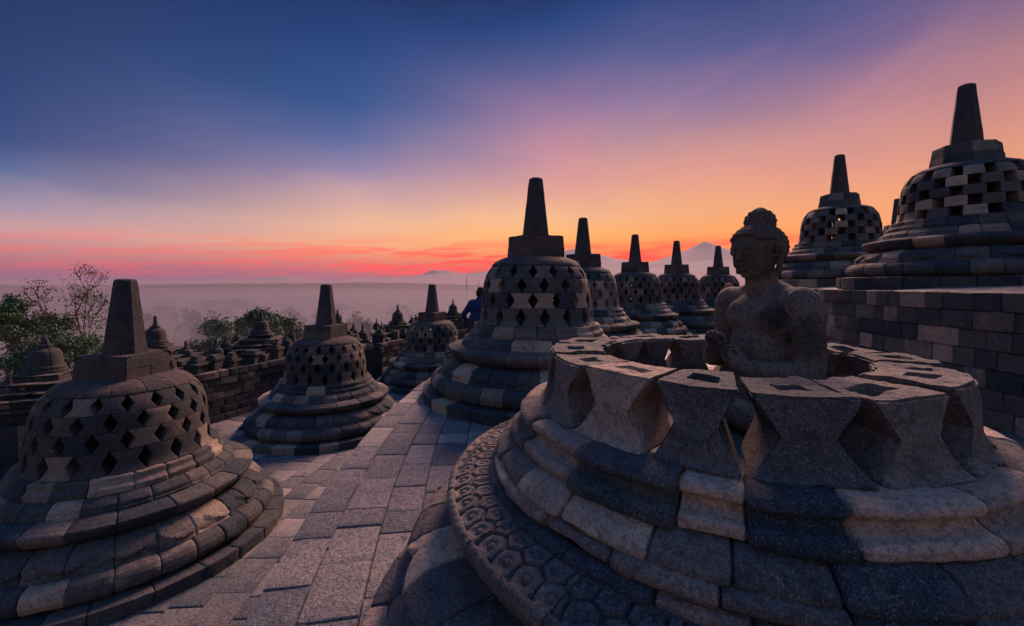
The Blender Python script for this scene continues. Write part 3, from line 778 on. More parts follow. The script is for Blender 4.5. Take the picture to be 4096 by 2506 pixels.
# ------------------------------------------------------------------ hill, plain, mountains
GRASS = plain_mat('hill_growth', (0.035,0.055,0.025), (0.075,0.09,0.045), 0.35)
PLAIN = plain_mat('plain_fields', (0.030,0.050,0.025), (0.09,0.10,0.06), 0.01)
MOUNT = plain_mat('mountain_slopes', (0.20,0.15,0.17), (0.27,0.20,0.21), 0.0006, bump=0.0)  # pale pink of distant haze is put into the slope colour
def radial(name, rs, zsv, mat, c=TC, nth=72, amp=0.0, sc=0.05):
    th = np.linspace(0, 2*math.pi, nth+1)
    P = np.array([[c[0]+r*math.cos(a), c[1]+r*math.sin(a), z] for a in th for r, z in zip(rs, zsv)])
    P[:,2] += fbm(P, sc, 3)*amp*np.clip((np.hypot(P[:,0]-c[0], P[:,1]-c[1])-45)/30, 0, 1)
    mb = MB(); mb.add(P, gridfaces(nth+1, len(rs))[:, ::-1], 0.4)
    return tag(mb.build(name, mat), kind='structure')
radial('temple_hill', [3, 19, 19.3, 31, 31.6, 37, 37.5, 44, 60, 90, 140, 220], [-0.5, -0.5, -1.9, -1.9, -4.5, -4.6, -7.5, -8, -12, -22, -36, -46.5], GRASS, amp=1.6)
radial('plain', [60, 200, 600, 2000, 6000, 20000, 40000], [-45]*7, PLAIN)
def mountains():
    xs = np.linspace(-44500, 40500, 420); ys = np.linspace(11000, 33500, 110)
    X, Y = np.meshgrid(xs, ys, indexing='ij')
    def W(x, y, Yd): return (x-1232)/1050*Yd, (685-y)/1050*Yd
    h = np.zeros_like(X)-60
    def cone(x, y, Yd, s, p=1.0, flat=0.0):
        cx, H = W(x, y, Yd); r = np.hypot(X-cx, (Y-Yd)*0.9); r = np.sqrt(r*r+flat*flat)-flat
        return (H+60)*np.exp(-(r/s)**p)-60
    h = np.maximum(h, cone(1697, 581, 27000, 5200, 0.95, 90))
    h = np.maximum(h, cone(1384, 599, 29000, 5600, 1.1, 350))
    h = np.maximum(h, cone(1470, 624, 29500, 5600, 1.3, 600))
    h = np.maximum(h, cone(680, 664, 30000, 1950, 1.6, 300))
    h = np.maximum(h, cone(1046, 650, 30500, 1550, 1.2, 200)); h = np.maximum(h, cone(1072, 651.5, 31000, 1900, 1.3, 200))
    h = np.maximum(h, cone(1110, 659, 31500, 6500, 1.9)); h = np.maximum(h, cone(960, 667, 31500, 4700, 2.0))
    h = np.maximum(h, cone(400, 680, 30000, 3300, 2.0)); h = np.maximum(h, cone(1250, 655, 32000, 8700, 1.8))
    wy = np.clip((Y-11500)/8500, 0, 1); h = -60+(h+60)*wy*wy*(3-2*wy)
    P = np.stack([X.ravel(), Y.ravel(), h.ravel()], -1)
    Q = P.copy(); Q[:,2] = 0
    rid = 1-np.abs(fbm(Q, 1/2600, 4, seed=4))*2
    P[:,2] += (rid-0.6)*np.clip(h.ravel()+60, 0, 900)*0.045
    hl = fbm(np.stack([X.ravel(), Y.ravel()*1.6, 0*X.ravel()], -1), 1/5200, 3, seed=15)
    P[:,2] = np.maximum(P[:,2], -60+(75+95*np.clip(hl+0.35, 0, 1))*np.clip((Y.ravel()-11000)/2500, 0, 1))
    mb = MB(); mb.add(P, gridfaces(len(xs), len(ys)), 0.5)
    tag(mb.build('mountains', MOUNT, sharp=None), kind='structure')
    xs = np.linspace(-9500, 7000, 330); ys = np.linspace(3300, 8200, 60); X, Y = np.meshgrid(xs, ys, indexing='ij')
    Q = np.stack([X.ravel()/1.6, Y.ravel(), 0*X.ravel()], -1)
    h = np.clip(fbm(Q, 1/1500, 3, seed=51)+0.22, 0, 1)*120*np.clip((Y.ravel()-3400)/1500, 0, 1)*np.clip((8150-Y.ravel())/1500, 0, 1)+fbm(Q, 1/90, 2, seed=52)*4
    mb = MB(); mb.add(np.stack([X.ravel(), Y.ravel(), -46+h], -1), gridfaces(330, 60), 0.5)
    return tag(mb.build('low_hills', PLAIN, sharp=None), kind='structure')
mountains()

# ------------------------------------------------------------------ air: thin haze over everything, morning mist lying on the plain
def volume_box(name, lo, hi, color, dens, aniso):
    B = bmesh.new(); bmesh.ops.create_cube(B, size=1.0)
    for v in B.verts: v.co = Vector([lo[i]+(v.co[i]+0.5)*(hi[i]-lo[i]) for i in range(3)])
    me = bpy.data.meshes.new(name); B.to_mesh(me); B.free()
    m = bpy.data.materials.new(name); m.use_nodes = True; t = NT(m.node_tree); t.n.clear()
    pv = t.new('ShaderNodeVolumePrincipled'); out = t.new('ShaderNodeOutputMaterial')
    pv.inputs['Color'].default_value = (*color, 1); pv.inputs['Density'].default_value = dens; pv.inputs['Anisotropy'].default_value = aniso
    t.l.new(pv.outputs[0], out.inputs['Volume'])
    me.materials.append(m); o = bpy.data.objects.new(name, me); COL.objects.link(o)
    return tag(o, kind='stuff')
volume_box('haze', (-46000, -12000, -62), (42000, 34000, 3000), (0.66, 0.72, 0.92), HD, 0.05)
for k_, (mx, my, mt, dn) in enumerate([(5000, 1250, -4.0, 0.0006), (5400, 1750, -9.0, 0.0007), (5800, 2300, -15.0, 0.0008), (6400, 3000, -22.0, 0.0010)]):   # mist in thinning layers
    volume_box('valley_mist', (-mx, -3000-k_*50, -44.9+k_*0.2), (mx-600, my, mt), (0.40, 0.335, 0.43), dn, 0.2)
volume_box('valley_mist', (-260, 29, -44), (170, 300, -1.6), (0.40, 0.40, 0.50), 0.0045, 0.3)       # thicker mist hugging the foot of the hill
volume_box('valley_mist', (-30000, 3100, -44.8), (26000, 18500, 150), (0.56, 0.45, 0.58), 3.0e-5, 0.2)      # dusk band on the far plain

volume_box('valley_mist', (-12000, 2550, -44.6), (9500, 8400, 50), (0.52, 0.42, 0.56), 1.7e-4, 0.2)
volume_box('valley_mist', (-29000, 2600, -44.7), (25000, 33000, 60), (0.60, 0.49, 0.62), 3.5e-5, 0.2)

# ------------------------------------------------------------------ trees
def leaf_mat(name, c1, c2, c3):
    m = bpy.data.materials.new(name); m.use_nodes = True; t = NT(m.node_tree); bs = t.n['Principled BSDF']
    at = t.new('ShaderNodeAttribute'); at.attribute_name = 'tone'
    t.l.new(t.ramp(at.outputs['Fac'], [(0, c1), (0.5, c2), (1, c3)]), bs.inputs['Base Color'])
    bs.inputs['Roughness'].default_value = 0.7
    return m
LEAF = leaf_mat('leaves', (0.015,0.044,0.026), (0.034,0.085,0.036), (0.085,0.135,0.042))
LEAFW = leaf_mat('leaves_reddish', (0.05,0.06,0.025), (0.08,0.07,0.035), (0.13,0.09,0.045))
BARK = plain_mat('bark', (0.07,0.055,0.045), (0.14,0.11,0.09), 6)
def tube(mb, p0, p1, r0, r1, n=6, tone=0.4):
    p0 = np.array(p0, float); p1 = np.array(p1, float); d = p1-p0; L = np.linalg.norm(d)
    if L < 1e-5: return
    d /= L; a = np.cross(d, [0.3,0.2,1.0]); a /= np.linalg.norm(a)+1e-9; b = np.cross(d, a)
    th = np.linspace(0, 2*math.pi, n+1)
    c = np.outer(np.cos(th), a)+np.outer(np.sin(th), b)
    P = np.stack([p0+c*r0, p1+c*r1], 1).reshape(-1, 3)
    mb.add(P, gridfaces(n+1, 2)[:, ::-1], tone)
def tree(label, x, ytop, Zd, zbase, width, seed, leafy=1.0, nleaf=9000, leaf=0.16, group='trees below the temple', bare_top=False, mat=LEAF, spread=1.0):
    rng = np.random.default_rng(seed)
    X, Y, zt = Pv(x, ytop, Zd); H = zt-zbase
    root = empty('tree', (X, Y, zbase), 0, label, 'tree', group)
    wood = MB(); tips = []
    def grow(p, d, L, r, depth):
        q = p.copy(); n = 4
        for i in range(n):
            d = d+rng.normal(0, 0.10, 3)+np.array([0,0,0.03]); d /= np.linalg.norm(d)
            q2 = q+d*L/n; r2 = r*(1-0.32*(i+1)/n)
            tube(wood, q, q2, r*(1-0.32*i/n), r2, 8 if depth < 2 else 5)
            q = q2
            if depth >= 2: tips.append((q.copy(), depth))
        if depth >= 5 or r*0.6 < 0.008: tips.append((q, 6)); return
        k = rng.integers(2, 4) + (1 if depth == 0 else 0)
        for _ in range(k):
            az_ = rng.uniform(0, 2*math.pi); sp = rng.uniform(0.35, 0.85)*spread
            side = np.array([math.cos(az_), math.sin(az_), rng.uniform(-0.15, 0.35)])
            nd = d*(1-sp*0.5)+side*sp; nd /= np.linalg.norm(nd)
            grow(q, nd, L*rng.uniform(0.55, 0.80), r*rng.uniform(0.50, 0.66), depth+1)
    trunkH = H*0.40
    grow(np.zeros(3), np.array([0,0,1.0]), trunkH, 0.018*H+0.08, 0)
    T = np.array([t[0] for t in tips]); zs_ = T[:,2].max(); wx = (np.percentile(abs(T[:,0]), 97)+np.percentile(abs(T[:,1]), 97))/2
    sx = width/2/max(wx, 0.1); sz = H/zs_
    for i in range(len(wood.V)): wood.V[i] = wood.V[i]*np.array([sx if True else 1, sx, sz])
    # keep the trunk's own girth natural
    wood.build('trunk', BARK, root, sharp=None)
    T = T*np.array([sx, sx, sz])
    n = int(nleaf*leafy*(1.0 if bare_top else 1.7)); leaf = leaf if bare_top else leaf*0.82
    idx = rng.integers(0, len(T), n); clump = T[idx]+rng.normal(0, 1, (n,3))*np.array([0.38,0.38,0.24])*(0.4+width*0.06)
    if bare_top:
        keep = rng.random(n) < np.clip(1.3-clump[:,2]/H*1.25, 0.22, 1.0); clump = clump[keep]
    clump = clump[clump[:,2] > trunkH*0.35]
    clump = clump[fbm(clump+seed, 0.9, 2, seed=seed) > -0.18]
    n = len(clump)
    a = rng.normal(0, 1, (n,3)); a /= np.linalg.norm(a, axis=1)[:,None]; b = np.cross(a, rng.normal(0,1,(n,3))); b /= np.linalg.norm(b, axis=1)[:,None]
    s = leaf*rng.uniform(0.6, 1.3, (n,1))
    P = np.stack([clump-a*s, clump+b*s*0.5, clump+a*s, clump-b*s*0.5], 1).reshape(-1, 3)
    F = np.arange(n*4).reshape(-1, 4)
    mb = MB(); mb.add(P, F, np.clip(0.45+fbm(clump, 0.5, 2, seed=seed+1)*0.8+rng.uniform(-0.2,0.2,n), 0, 1))
    mb.build('crown', mat, root, smooth=False)
    return root
tree('tall open tree with nearly bare upper branches, left of the foreground spire', 195, 645, 42, -16, 8.5, 5, leafy=1.0, nleaf=15000, leaf=0.10, bare_top=True, mat=LEAFW, spread=1.15)
tree('dark leafy tree at the far left edge, lower than the bare tree beside it', 60, 712, 38, -13, 6.5, 8, nleaf=12000, leaf=0.15)
tree('low leafy tree filling the gap under the bare tree', 175, 775, 34, -12, 6.5, 10, nleaf=10000, leaf=0.15)
tree('broad green tree left of the tall stepped shrine', 545, 768, 44, -17, 8.5, 12, nleaf=14000, leaf=0.17)
tree('green tree directly behind the tall stepped shrine tip', 600, 748, 46, -18, 7.0, 13, nleaf=12000, leaf=0.17)
tree('green tree between the tall stepped shrine and the second lower stupa', 690, 762, 44, -17, 6.0, 14, nleaf=11000, leaf=0.17)
tree('low green tree in the dip right of the foreground stupa', 500, 812, 36, -13, 5.0, 15, nleaf=9000, leaf=0.15)
tree('small yellowish tree beside the slim shrine left of the third lower stupa', 925, 798, 36, -12, 3.4, 16, nleaf=5000, leaf=0.13)
tree('small tree peeping between the slim shrine and the third lower stupa', 1000, 760, 40, -13, 3.0, 17, nleaf=4500, leaf=0.13)
rt = np.random.default_rng(5)
for k, (x, y, Zd, wd) in enumerate([(860,752,120,11),(900,772,90,8),(775,745,190,16),(700,738,240,20),(590,728,330,26),(460,742,200,16),(400,735,300,18),(540,722,450,34),(1130,742,230,12),(960,735,300,18),(330,748,170,14),(820,728,420,30),(500,748,150,12),(1200,730,420,26)]):
    tree(['pale tree shape just right of the second lower stupa, faint in the mist','faint short tree in the mist left of the slim shrine','misty tree crown above the second lower stupa shoulder','faint wide tree in the mist above the green trees','broad faint crown deep in the mist above the tall shrine','misty tree right of the foreground spire, nearest of those','misty tree near the rounded bell shrine','widest far crown low over the misty plain','faint tree in the mist near the man in blue','faint tree in the mist left of the third lower stupa spire','misty tree directly right of the foreground spire','far crown in the mist right of the second spire','slim misty tree behind the broad green tree','faint far crown partly behind the central stupa'][k],
         x, y, Zd, -40, wd, 30+k, nleaf=2600, leaf=0.28+Zd*0.0012, group='trees standing in the mist')
# far-off woods on the plain
mb = MB(); n = 5200
rr = 300*np.exp(rt.uniform(0, 2.6, n)); aa = rt.uniform(-1.15, 0.35, n)
keep = vnoise(np.stack([rr*np.sin(aa)/260, rr*np.cos(aa)/260, 0*rr], -1), 1.0, 3) > -0.15
for r_, a_ in zip(rr[keep], aa[keep]):
    c = np.array([r_*math.sin(a_), r_*math.cos(a_), -45]); hh = rt.uniform(9, 19); wd = rt.uniform(5, 10)
    for q in range(3):
        B, F = boxgrid(2,2,2); D = B-0.5; D /= np.linalg.norm(D, axis=1)[:,None]+1e-6
        P = D*np.array([wd, wd, hh*0.5])*rt.uniform(0.5, 0.9)+np.array([rt.uniform(-4,4), rt.uniform(-4,4), hh*0.6])
        P += rt.normal(0, 0.8, P.shape); mb.add(P+c, F, rt.uniform(0,0.6))
tag(mb.build('distant_woods', LEAF, sharp=None), kind='stuff')
# two slim masts over the mist
def mast(label, x, ytop, Zd):
    X, Y, zt = Pv(x, ytop, Zd); mb = MB()
    for sx, sy in ((-1,-1),(1,-1),(1,1),(-1,1)): tube(mb, (sx*0.9, sy*0.9, -45), (sx*0.25, sy*0.25, zt), 0.16, 0.12, 5)
    z = -44
    while z < zt-1:
        s0 = 0.9-0.65*(z+45)/(zt+45)
        tube(mb, (-s0,-s0,z), (s0,-s0,z+2), .08, .08, 4); tube(mb, (s0,s0,z), (-s0,s0,z+2), .08, .08, 4); z += 2.2
    tube(mb, (0,0,zt-1), (0,0,zt+2.5), .1, .05, 5)
    o = mb.build('radio_mast', MOUNT); o.location = (X, Y, 0); tag(o, label, 'mast', 'radio masts')
mast('taller slim mast rising from the mist left of the central stupa', 1123, 668, 600)
mast('shorter slim mast closest to the man in blue', 1152, 677, 640)

# ------------------------------------------------------------------ organic bodies: many tapered pieces fused into one skin
def blob(parts, voxel, smooth=6, amp=0.0, nsc=20):
    """parts: ('e', centre, radii, rotmatrix|None) ellipsoids and ('c', p0, p1, r0, r1) capsules -> one closed surface (V, F)"""
    acc = MB()
    def add_sphere(mat4, seg=20, rin=12):
        th = np.linspace(0, 2*math.pi, seg, endpoint=False); ph = np.linspace(-math.pi/2, math.pi/2, rin+1)[1:-1]
        V = np.stack([np.outer(np.cos(ph), np.cos(th)).ravel(), np.outer(np.cos(ph), np.sin(th)).ravel(), np.repeat(np.sin(ph), seg)], -1)
        nr = len(ph); V = np.vstack([V, [[0,0,-1],[0,0,1]]])
        j = np.arange(seg); k = (j+1) % seg
        F = [np.stack([i*seg+j, i*seg+k, (i+1)*seg+k, (i+1)*seg+j], -1) for i in range(nr-1)]
        F.append(np.stack([np.full(seg, nr*seg), k, j, -np.ones(seg, int)], -1)); F.append(np.stack([np.full(seg, nr*seg+1), (nr-1)*seg+j, (nr-1)*seg+k, -np.ones(seg, int)], -1))
        A = np.array(mat4); acc.add(V @ A[:3,:3].T+A[:3,3], np.vstack(F), 0.5)
    for p in parts:
        if p[0] == 'e':
            M4 = Matrix.Translation(p[1]) @ ((p[3].to_4x4()) if len(p) > 3 and p[3] is not None else Matrix.Identity(4)) @ Matrix.Diagonal((*p[2], 1))
            add_sphere(M4, 28 if max(p[2]) > 0.08 else 14, 18 if max(p[2]) > 0.08 else 9)
        else:
            a, b, r0, r1 = Vector(p[1]), Vector(p[2]), p[3], p[4]
            L = (b-a).length; n = max(2, int(L/(min(r0, r1)*0.35))+1); n = min(n, 24)
            for i in range(n+1):
                f = i/n; c = a.lerp(b, f); r = r0+(r1-r0)*f
                add_sphere(Matrix.Translation(c) @ Matrix.Diagonal((r, r, r, 1)), 14 if r < 0.05 else 20, 8 if r < 0.05 else 12)
    o0 = acc.build('tmp', [], None, sharp=None); me = o0.data; bpy.data.objects.remove(o0)
    o = bpy.data.objects.new('tmp', me); COL.objects.link(o)
    m = o.modifiers.new('r', 'REMESH'); m.mode = 'VOXEL'; m.voxel_size = voxel
    if smooth:
        s = o.modifiers.new('s', 'SMOOTH'); s.iterations = smooth; s.factor = 0.5
    dg = bpy.context.evaluated_depsgraph_get(); dg.update()
    ev = o.evaluated_get(dg); m2 = ev.to_mesh()
    V = np.empty(len(m2.vertices)*3, np.float32); m2.vertices.foreach_get('co', V); V = V.reshape(-1, 3).astype(float)
    N = np.empty(len(m2.vertices)*3, np.float32); m2.vertices.foreach_get('normal', N); N = N.reshape(-1, 3)
    F = [list(p.vertices) for p in m2.polygons]; F = np.array([f if len(f) == 4 else f+[-1] for f in F if len(f) < 5], np.int64)
    ev.to_mesh_clear(); bpy.data.objects.remove(o); bpy.data.meshes.remove(me)
    if amp: V = V+N*(fbm(V, nsc, 3, seed=6)*amp)[:,None]
    return V, F
def fused(name, parts, voxel, mat, parent, smooth=6, amp=0.0, nsc=20, tone=0.5):
    V, F = blob(parts, voxel, smooth, amp, nsc); mb = MB()
    tri = F[:,3] < 0
    mb.add(V, np.where(F < 0, 0, F)[~tri] if tri.any() else F, tone)
    if tri.any(): mb.n -= len(V); mb.V.append(np.zeros((0,3))); mb.F.append(np.hstack([F[tri][:, :3], -np.ones((tri.sum(),1), np.int64)])); mb.T.append(np.full(tri.sum(), tone)); mb.n += len(V)
    return mb.build(name, mat, parent, sharp=None)
def rotm(ax, deg): return Matrix.Rotation(R(deg), 3, ax)

# ------------------------------------------------------------------ seated statue (local x = forwards, y = its left)
def statue():
    hd = R(195.7)
    root = empty('seated_statue', (1.37, 2.385, 1.05), hd, 'weathered stone statue of a seated meditating figure, hands raised before the chest', 'statue')
    P = []
    e = lambda c, r, m=None: P.append(('e', Vector(c), r, m)); c = lambda a, b, r0, r1: P.append(('c', Vector(a), Vector(b), r0, r1))
    # torso
    e((0.0, 0, 0.555), (0.130, 0.208, 0.17)); e((0.012, 0, 0.38), (0.132, 0.180, 0.22)); e((0.0, 0, 0.16), (0.17, 0.215, 0.18))
    c((-0.015, -0.185, 0.665), (-0.015, 0.185, 0.665), 0.072, 0.072)
    e((0.050, 0.085, 0.570), (0.078, 0.105, 0.10)); e((0.050, -0.085, 0.570), (0.078, 0.105, 0.10)); e((0.055, 0, 0.54), (0.075, 0.12, 0.11))
    c((-0.01, 0, 0.66), (0.012, 0, 0.80), 0.092, 0.078)
    c((-0.02, 0.03, 0.73), (-0.02, 0.16, 0.675), 0.06, 0.06); c((-0.02, -0.03, 0.73), (-0.02, -0.16, 0.675), 0.06, 0.06)
    e((0.100, 0, 0.32), (0.045, 0.12, 0.13))
    # arms
    e((-0.01, 0.232, 0.645), (0.088, 0.085, 0.092)); e((-0.01, -0.232, 0.645), (0.088, 0.085, 0.092))
    c((-0.01, 0.245, 0.63), (0.0, 0.275, 0.46), 0.083, 0.072); c((0.0, 0.275, 0.46), (0.015, 0.30, 0.315), 0.072, 0.062)
    c((-0.01, -0.245, 0.63), (0.0, -0.272, 0.46), 0.083, 0.070); c((0.0, -0.272, 0.46), (0.03, -0.29, 0.315), 0.070, 0.060)
    c((0.02, 0.30, 0.315), (0.205, 0.135, 0.315), 0.062, 0.046)
    c((0.03, -0.29, 0.315), (0.235, -0.115, 0.345), 0.060, 0.044)
    # wrist cuff of the robe
    c((0.185, 0.153, 0.315), (0.192, 0.147, 0.315), 0.054, 0.054)
    # left hand, palm up, fingers rising to touch the right hand
    e((0.238, 0.085, 0.345), (0.045, 0.050, 0.040), rotm('Z', -40)); c((0.205, 0.135, 0.318), (0.245, 0.085, 0.342), 0.043, 0.040)
    for k, (dy_, dz_, ln) in enumerate([(0.026, 0.004, 0.9), (0.006, 0.010, 1.05), (-0.014, 0.010, 1.0), (-0.032, 0.004, 0.8)]):
        b0 = Vector((0.262+0.003*k, 0.062+dy_, 0.352+dz_)); b1 = b0+Vector((0.012, -0.016, 0.026))*ln; b2 = b1+Vector((0.000, -0.012, 0.026))*ln; b3 = b2+Vector((-0.014, -0.004, 0.010))*ln
        c(b0, b1, 0.0140, 0.0130); c(b1, b2, 0.0130, 0.012); c(b2, b3, 0.012, 0.010)
    c((0.225, 0.105, 0.37), (0.236, 0.082, 0.408), 0.017, 0.014); c((0.236, 0.082, 0.408), (0.250, 0.052, 0.425), 0.014, 0.012)
    # right hand, raised, fingers curled over
    c((0.235, -0.115, 0.345), (0.258, -0.060, 0.40), 0.047, 0.052)
    e((0.255, -0.045, 0.42), (0.044, 0.058, 0.070), rotm('X', -15))
    for k in range(4):
        y0 = -0.088+0.027*k; ln = (0.85, 1.0, 1.08, 0.98)[k]
        b0 = Vector((0.262, y0, 0.468+0.007*(k in (1,2)))); b1 = b0+Vector((0.020, 0.002, 0.014))*ln; b2 = b1+Vector((0.016, 0.003, -0.024))*ln; b3 = b2+Vector((-0.010, 0.003, -0.022))*ln
        c(b0, b1, 0.0152, 0.0145); c(b1, b2, 0.0145, 0.013); c(b2, b3, 0.013, 0.011)
    c((0.272, 0.004, 0.415), (0.292, 0.014, 0.440), 0.017, 0.015); c((0.292, 0.014, 0.440), (0.300, 0.002, 0.462), 0.015, 0.012)
    # crossed legs
    for s in (1, -1):
        c((0.02, s*0.12, 0.11), (0.25, s*0.345, 0.085), 0.115, 0.088); c((0.25, s*0.345, 0.085), (0.33, -s*0.02, 0.10+0.03*(s > 0)), 0.085, 0.058)
        e((0.29, -s*0.11, 0.15+0.015*s), (0.085, 0.05, 0.032), rotm('Z', s*62))
        for k in range(5): e((0.315-0.016*k, -s*(0.185+0.004*(2-k)), 0.158+0.012*s-0.004*k), (0.014, 0.022, 0.013))
    e((0.16, 0, 0.09), (0.2, 0.26, 0.085))
    # neck and head
    yaw = rotm('Z', 9)
    hc = Vector((0.035, 0, 0.905))
    def h(v): return hc+yaw @ Vector(v)
    e(h((-0.005, 0, 0.045)), (0.136, 0.130, 0.120)); e(h((0.024, 0, -0.004)), (0.108, 0.105, 0.122), yaw)
    e(h((0.045, 0, -0.075)), (0.068, 0.068, 0.054)); e(h((0.090, 0, -0.104)), (0.023, 0.028, 0.020))
    for s in (1, -1):
        e(h((0.068, s*0.046, -0.036)), (0.043, 0.040, 0.046))      # cheeks
        e(h((0.111, s*0.043, 0.007)), (0.017, 0.028, 0.012), yaw)     # lowered lids
        c(h((0.129, s*0.012, 0.036)), h((0.118, s*0.045, 0.042)), 0.011, 0.010); c(h((0.118, s*0.045, 0.042)), h((0.090, s*0.082, 0.032)), 0.010, 0.007)  # brow
        c(h((-0.005, s*0.118, 0.040)), h((-0.008, s*0.124, -0.02)), 0.022, 0.017); c(h((-0.008, s*0.124, -0.02)), h((-0.002, s*0.116, -0.085)), 0.016, 0.015) # long ears
    c(h((0.128, 0, 0.036)), h((0.150, 0, -0.018)), 0.011, 0.015); e(h((0.144, 0.014, -0.023)), (0.012, 0.010, 0.009)); e(h((0.144, -0.014, -0.023)), (0.012, 0.010, 0.009))
    c(h((0.118, -0.028, -0.056)), h((0.131, 0, -0.051)), 0.006, 0.010); c(h((0.131, 0, -0.051)), h((0.118, 0.028, -0.056)), 0.010, 0.006)
    c(h((0.114, -0.020, -0.071)), h((0.126, 0, -0.073)), 0.008, 0.011); c(h((0.126, 0, -0.073)), h((0.114, 0.020, -0.071)), 0.011, 0.008)
    V, F = blob(P, 0.0046, 3, 0.0014, 40)
    # robe hem: a shallow fold running over the chest from the left shoulder to under the right arm
    mb = MB(); mb.add(V, F[F[:,3] >= 0], 0.5); 
    mb.build('body', STATUE, root, sharp=None)
    # hair: rows of tight curls over skull and topknot
    H = []
    def he(cn, rad, rows, zmin, cr):
        for i in range(rows):
            ph = math.pi/2*(1-i/(rows-0.5)*1.32)
            n = max(1, int(2*math.pi*math.cos(ph)*rad[0]/(cr*1.75))) if ph < math.pi/2-0.01 else 1
            for j in range(n):
                a = 2*math.pi*(j+0.5*(i % 2))/n
                q = Vector((math.cos(a)*math.cos(ph)*rad[0], math.sin(a)*math.cos(ph)*rad[1], math.sin(ph)*rad[2]))
                p = cn+yaw @ q
                if q.x > 0.045 and q.z < 0.050-0.25*max(0, abs(q.y)-0.04): continue
                if q.z < zmin: continue
                H.append(('e', p, (cr, cr, cr*0.92), None))
    he(h((-0.005, 0, 0.045)), (0.136, 0.131, 0.120), 11, -0.07, 0.0165)
    H.append(('e', h((-0.006, 0, 0.047)), (0.134, 0.129, 0.117), None))
    H.append(('e', h((-0.02, 0, 0.185)), (0.070, 0.070, 0.062), None)); he(h((-0.02, 0, 0.185)), (0.069, 0.069, 0.062), 6, -0.05, 0.0145)
    H.append(('e', h((-0.02, 0, 0.236)), (0.036, 0.036, 0.030), None))
    V, F = blob(H, 0.0055, 1, 0.001, 40)
    # cut the cap away from the face
    loc = np.array([(yaw.transposed() @ (Vector(v)-hc))[:] for v in V])
    keepv = ~((loc[:,0] > 0.045) & (loc[:,2] < 0.088-0.25*np.clip(np.abs(loc[:,1])-0.04, 0, 1)))
    fk = keepv[F[:,:4]].all(1) & (F[:,3] >= 0)
    mb = MB(); mb.add(V, F[fk], 0.5); mb.build('hair_curls', STATUE, root, sharp=None)
    return root
main_statue = statue()
for rt_, zs_, kd in SHELLS:      # every closed bell shelters a seated figure of its own
    p = rt_.location; away = math.atan2(p.y-TC[1], p.x-TC[0])
    c_ = main_statue.children[0].copy(); COL.objects.link(c_); c_.name = 'statue_inside'; c_.parent = rt_
    c_.rotation_euler = (0, 0, away); c_.location = (-0.10*math.cos(away), -0.10*math.sin(away), float(zmap(1.17, zs_))-0.1)

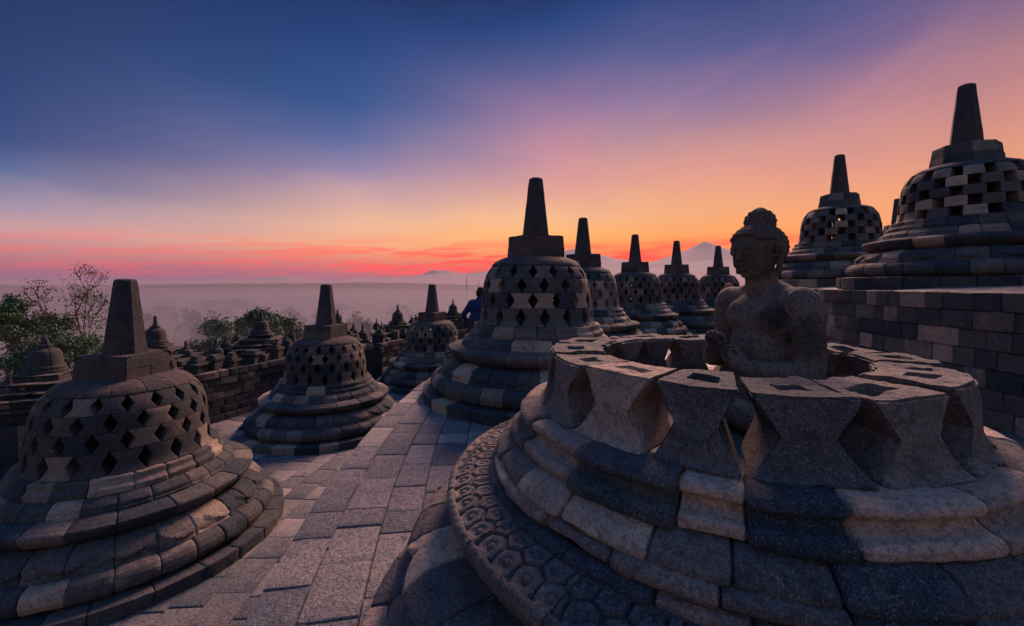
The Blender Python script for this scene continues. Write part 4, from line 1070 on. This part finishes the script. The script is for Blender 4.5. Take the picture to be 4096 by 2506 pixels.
# ------------------------------------------------------------------ visitors
def cloth(name, c):
    return plain_mat(name, [v*0.8 for v in c], [min(1, v*1.2) for v in c], 30, bump=0.1)
SKIN = plain_mat('skin', (0.30,0.17,0.12), (0.36,0.21,0.15), 20)
def person(label, loc, rz, jacket, trouser, hairc, lean=0.0, arm='hip', bag=False, h=1.72, hair_r=1.0):
    root = empty('person', loc, rz, label, 'person'); root.scale = (h/1.72,)*3
    L = lambda z: lean*max(0, z-0.95)      # forward lean of the upper body
    B = []; J = []; T = []; Hh = []
    V3 = lambda x, y, z: Vector((x+L(z), y, z))
    def c(lst, a, b, r0, r1): lst.append(('c', a, b, r0, r1))
    def el(lst, p, r): lst.append(('e', p, r, None))
    el(B, V3(0.03,0,1.585), (0.095,0.075,0.12)); el(B, V3(0.065,0,1.54), (0.055,0.055,0.075)); el(B, V3(0.125,0,1.575), (0.014,0.012,0.02))
    c(B, V3(0,0,1.38), V3(0.02,0,1.50), 0.06, 0.055)
    el(B, V3(0.02,0.075,1.58), (0.02,0.01,0.03)); el(B, V3(0.02,-0.075,1.58), (0.02,0.01,0.03))
    el(B, V3(0,0,1.22), (0.10,0.15,0.22)); el(B, V3(0,0,0.95), (0.10,0.14,0.12))
    for s in (1,-1):
        c(B, V3(0,s*0.09,0.92), V3(0.02,s*0.10,0.48), 0.08, 0.055); c(B, V3(0.02,s*0.10,0.48), V3(-0.02,s*0.11,0.08), 0.055, 0.035)
        c(B, V3(-0.03,s*0.11,0.04), V3(0.15,s*0.12,0.035), 0.04, 0.035)
        c(T, V3(0,s*0.085,0.95), V3(0.02,s*0.10,0.48), 0.105, 0.08); c(T, V3(0.02,s*0.10,0.48), V3(-0.02,s*0.11,0.10), 0.078, 0.062)
    el(T, V3(0,0,0.93), (0.115,0.155,0.13))
    el(J, V3(-0.01,0,1.24), (0.135,0.195,0.22)); el(J, V3(0,0,1.02), (0.135,0.175,0.16)); c(J, V3(-0.01,-0.15,1.38), V3(-0.01,0.15,1.38), 0.075, 0.075)
    c(J, V3(-0.01,0,1.40), V3(0.0,0,1.445), 0.085, 0.075)
    for s in (1,-1):
        sh = V3(-0.01,s*0.19,1.36)
        if arm == 'hip' and s > 0: el_, wr = V3(-0.13,s*0.27,1.09), V3(0.05,s*0.20,0.93)
        else: el_, wr = V3(-0.02,s*0.24,1.09), V3(0.08,s*0.23,0.86)
        c(J, sh, el_, 0.072, 0.058); c(J, el_, wr, 0.056, 0.042)
        c(B, sh, el_, 0.05, 0.04); c(B, el_, wr, 0.038, 0.028)
        d = (wr-el_).normalized(); pc = wr+d*0.05; el(B, pc, (0.028,0.02,0.045))
        for k in range(4): c(B, pc+Vector((-0.022+0.015*k,0,0))+d*0.03, pc+Vector((-0.020+0.014*k, -s*0.012,0))+d*0.085, 0.0095, 0.0075)
        c(B, pc+Vector((0.025,0,0.01)), pc+Vector((0.045,-s*0.01,-0.03)), 0.011, 0.009)
    el(Hh, V3(0.005,0,1.63), (0.103*hair_r,0.085*hair_r,0.095*hair_r)); el(Hh, V3(-0.03,0,1.58), (0.075,0.08,0.09))
    fused('body', B, 0.011, SKIN, root, 3); fused('jacket', J, 0.013, jacket, root, 4, 0.008, 9); fused('trousers', T, 0.013, trouser, root, 4, 0.005, 9); fused('hair', Hh, 0.011, hairc, root, 2, 0.004, 40)
    if bag:
        Q = [('e', V3(-0.19,0,1.20), (0.10,0.15,0.21), None), ('e', V3(-0.25,0,1.13), (0.06,0.11,0.12), None)]
        o = None
        rt2 = empty('backpack', root.location[:], rz, 'black backpack carried by the visitor in the blue jacket', 'backpack')
        fused('pack', Q, 0.014, cloth('black_cloth', (0.02,0.02,0.025)), rt2, 4)
        Sx = []
        for s in (1,-1):
            c(Sx, V3(-0.12,s*0.10,1.38), V3(-0.01,s*0.13,1.462), 0.02, 0.02); c(Sx, V3(-0.01,s*0.13,1.462), V3(0.13,s*0.12,1.30), 0.02, 0.018)
        fused('strap', Sx, 0.012, cloth('black_strap', (0.02,0.02,0.025)), rt2, 1)
NAVY = cloth('navy_jacket', (0.010,0.026,0.085)); DARK = cloth('dark_trousers', (0.025,0.028,0.04)); BLK = cloth('dark_hair', (0.02,0.016,0.014)); TAN = cloth('brown_jacket', (0.16,0.09,0.07)); FAIR = cloth('reddish_hair', (0.28,0.13,0.08))
person('visitor in a navy blue jacket, one arm bent, left of the central stupa', (-0.80, 9.6, 0), R(62), NAVY, DARK, BLK, lean=0.30, arm='hip', h=1.74)
person('distant visitor with light reddish hair, head showing over the statue shoulder', (5.32, 10.7, 0), R(80), TAN, DARK, FAIR, arm='down', h=1.83)
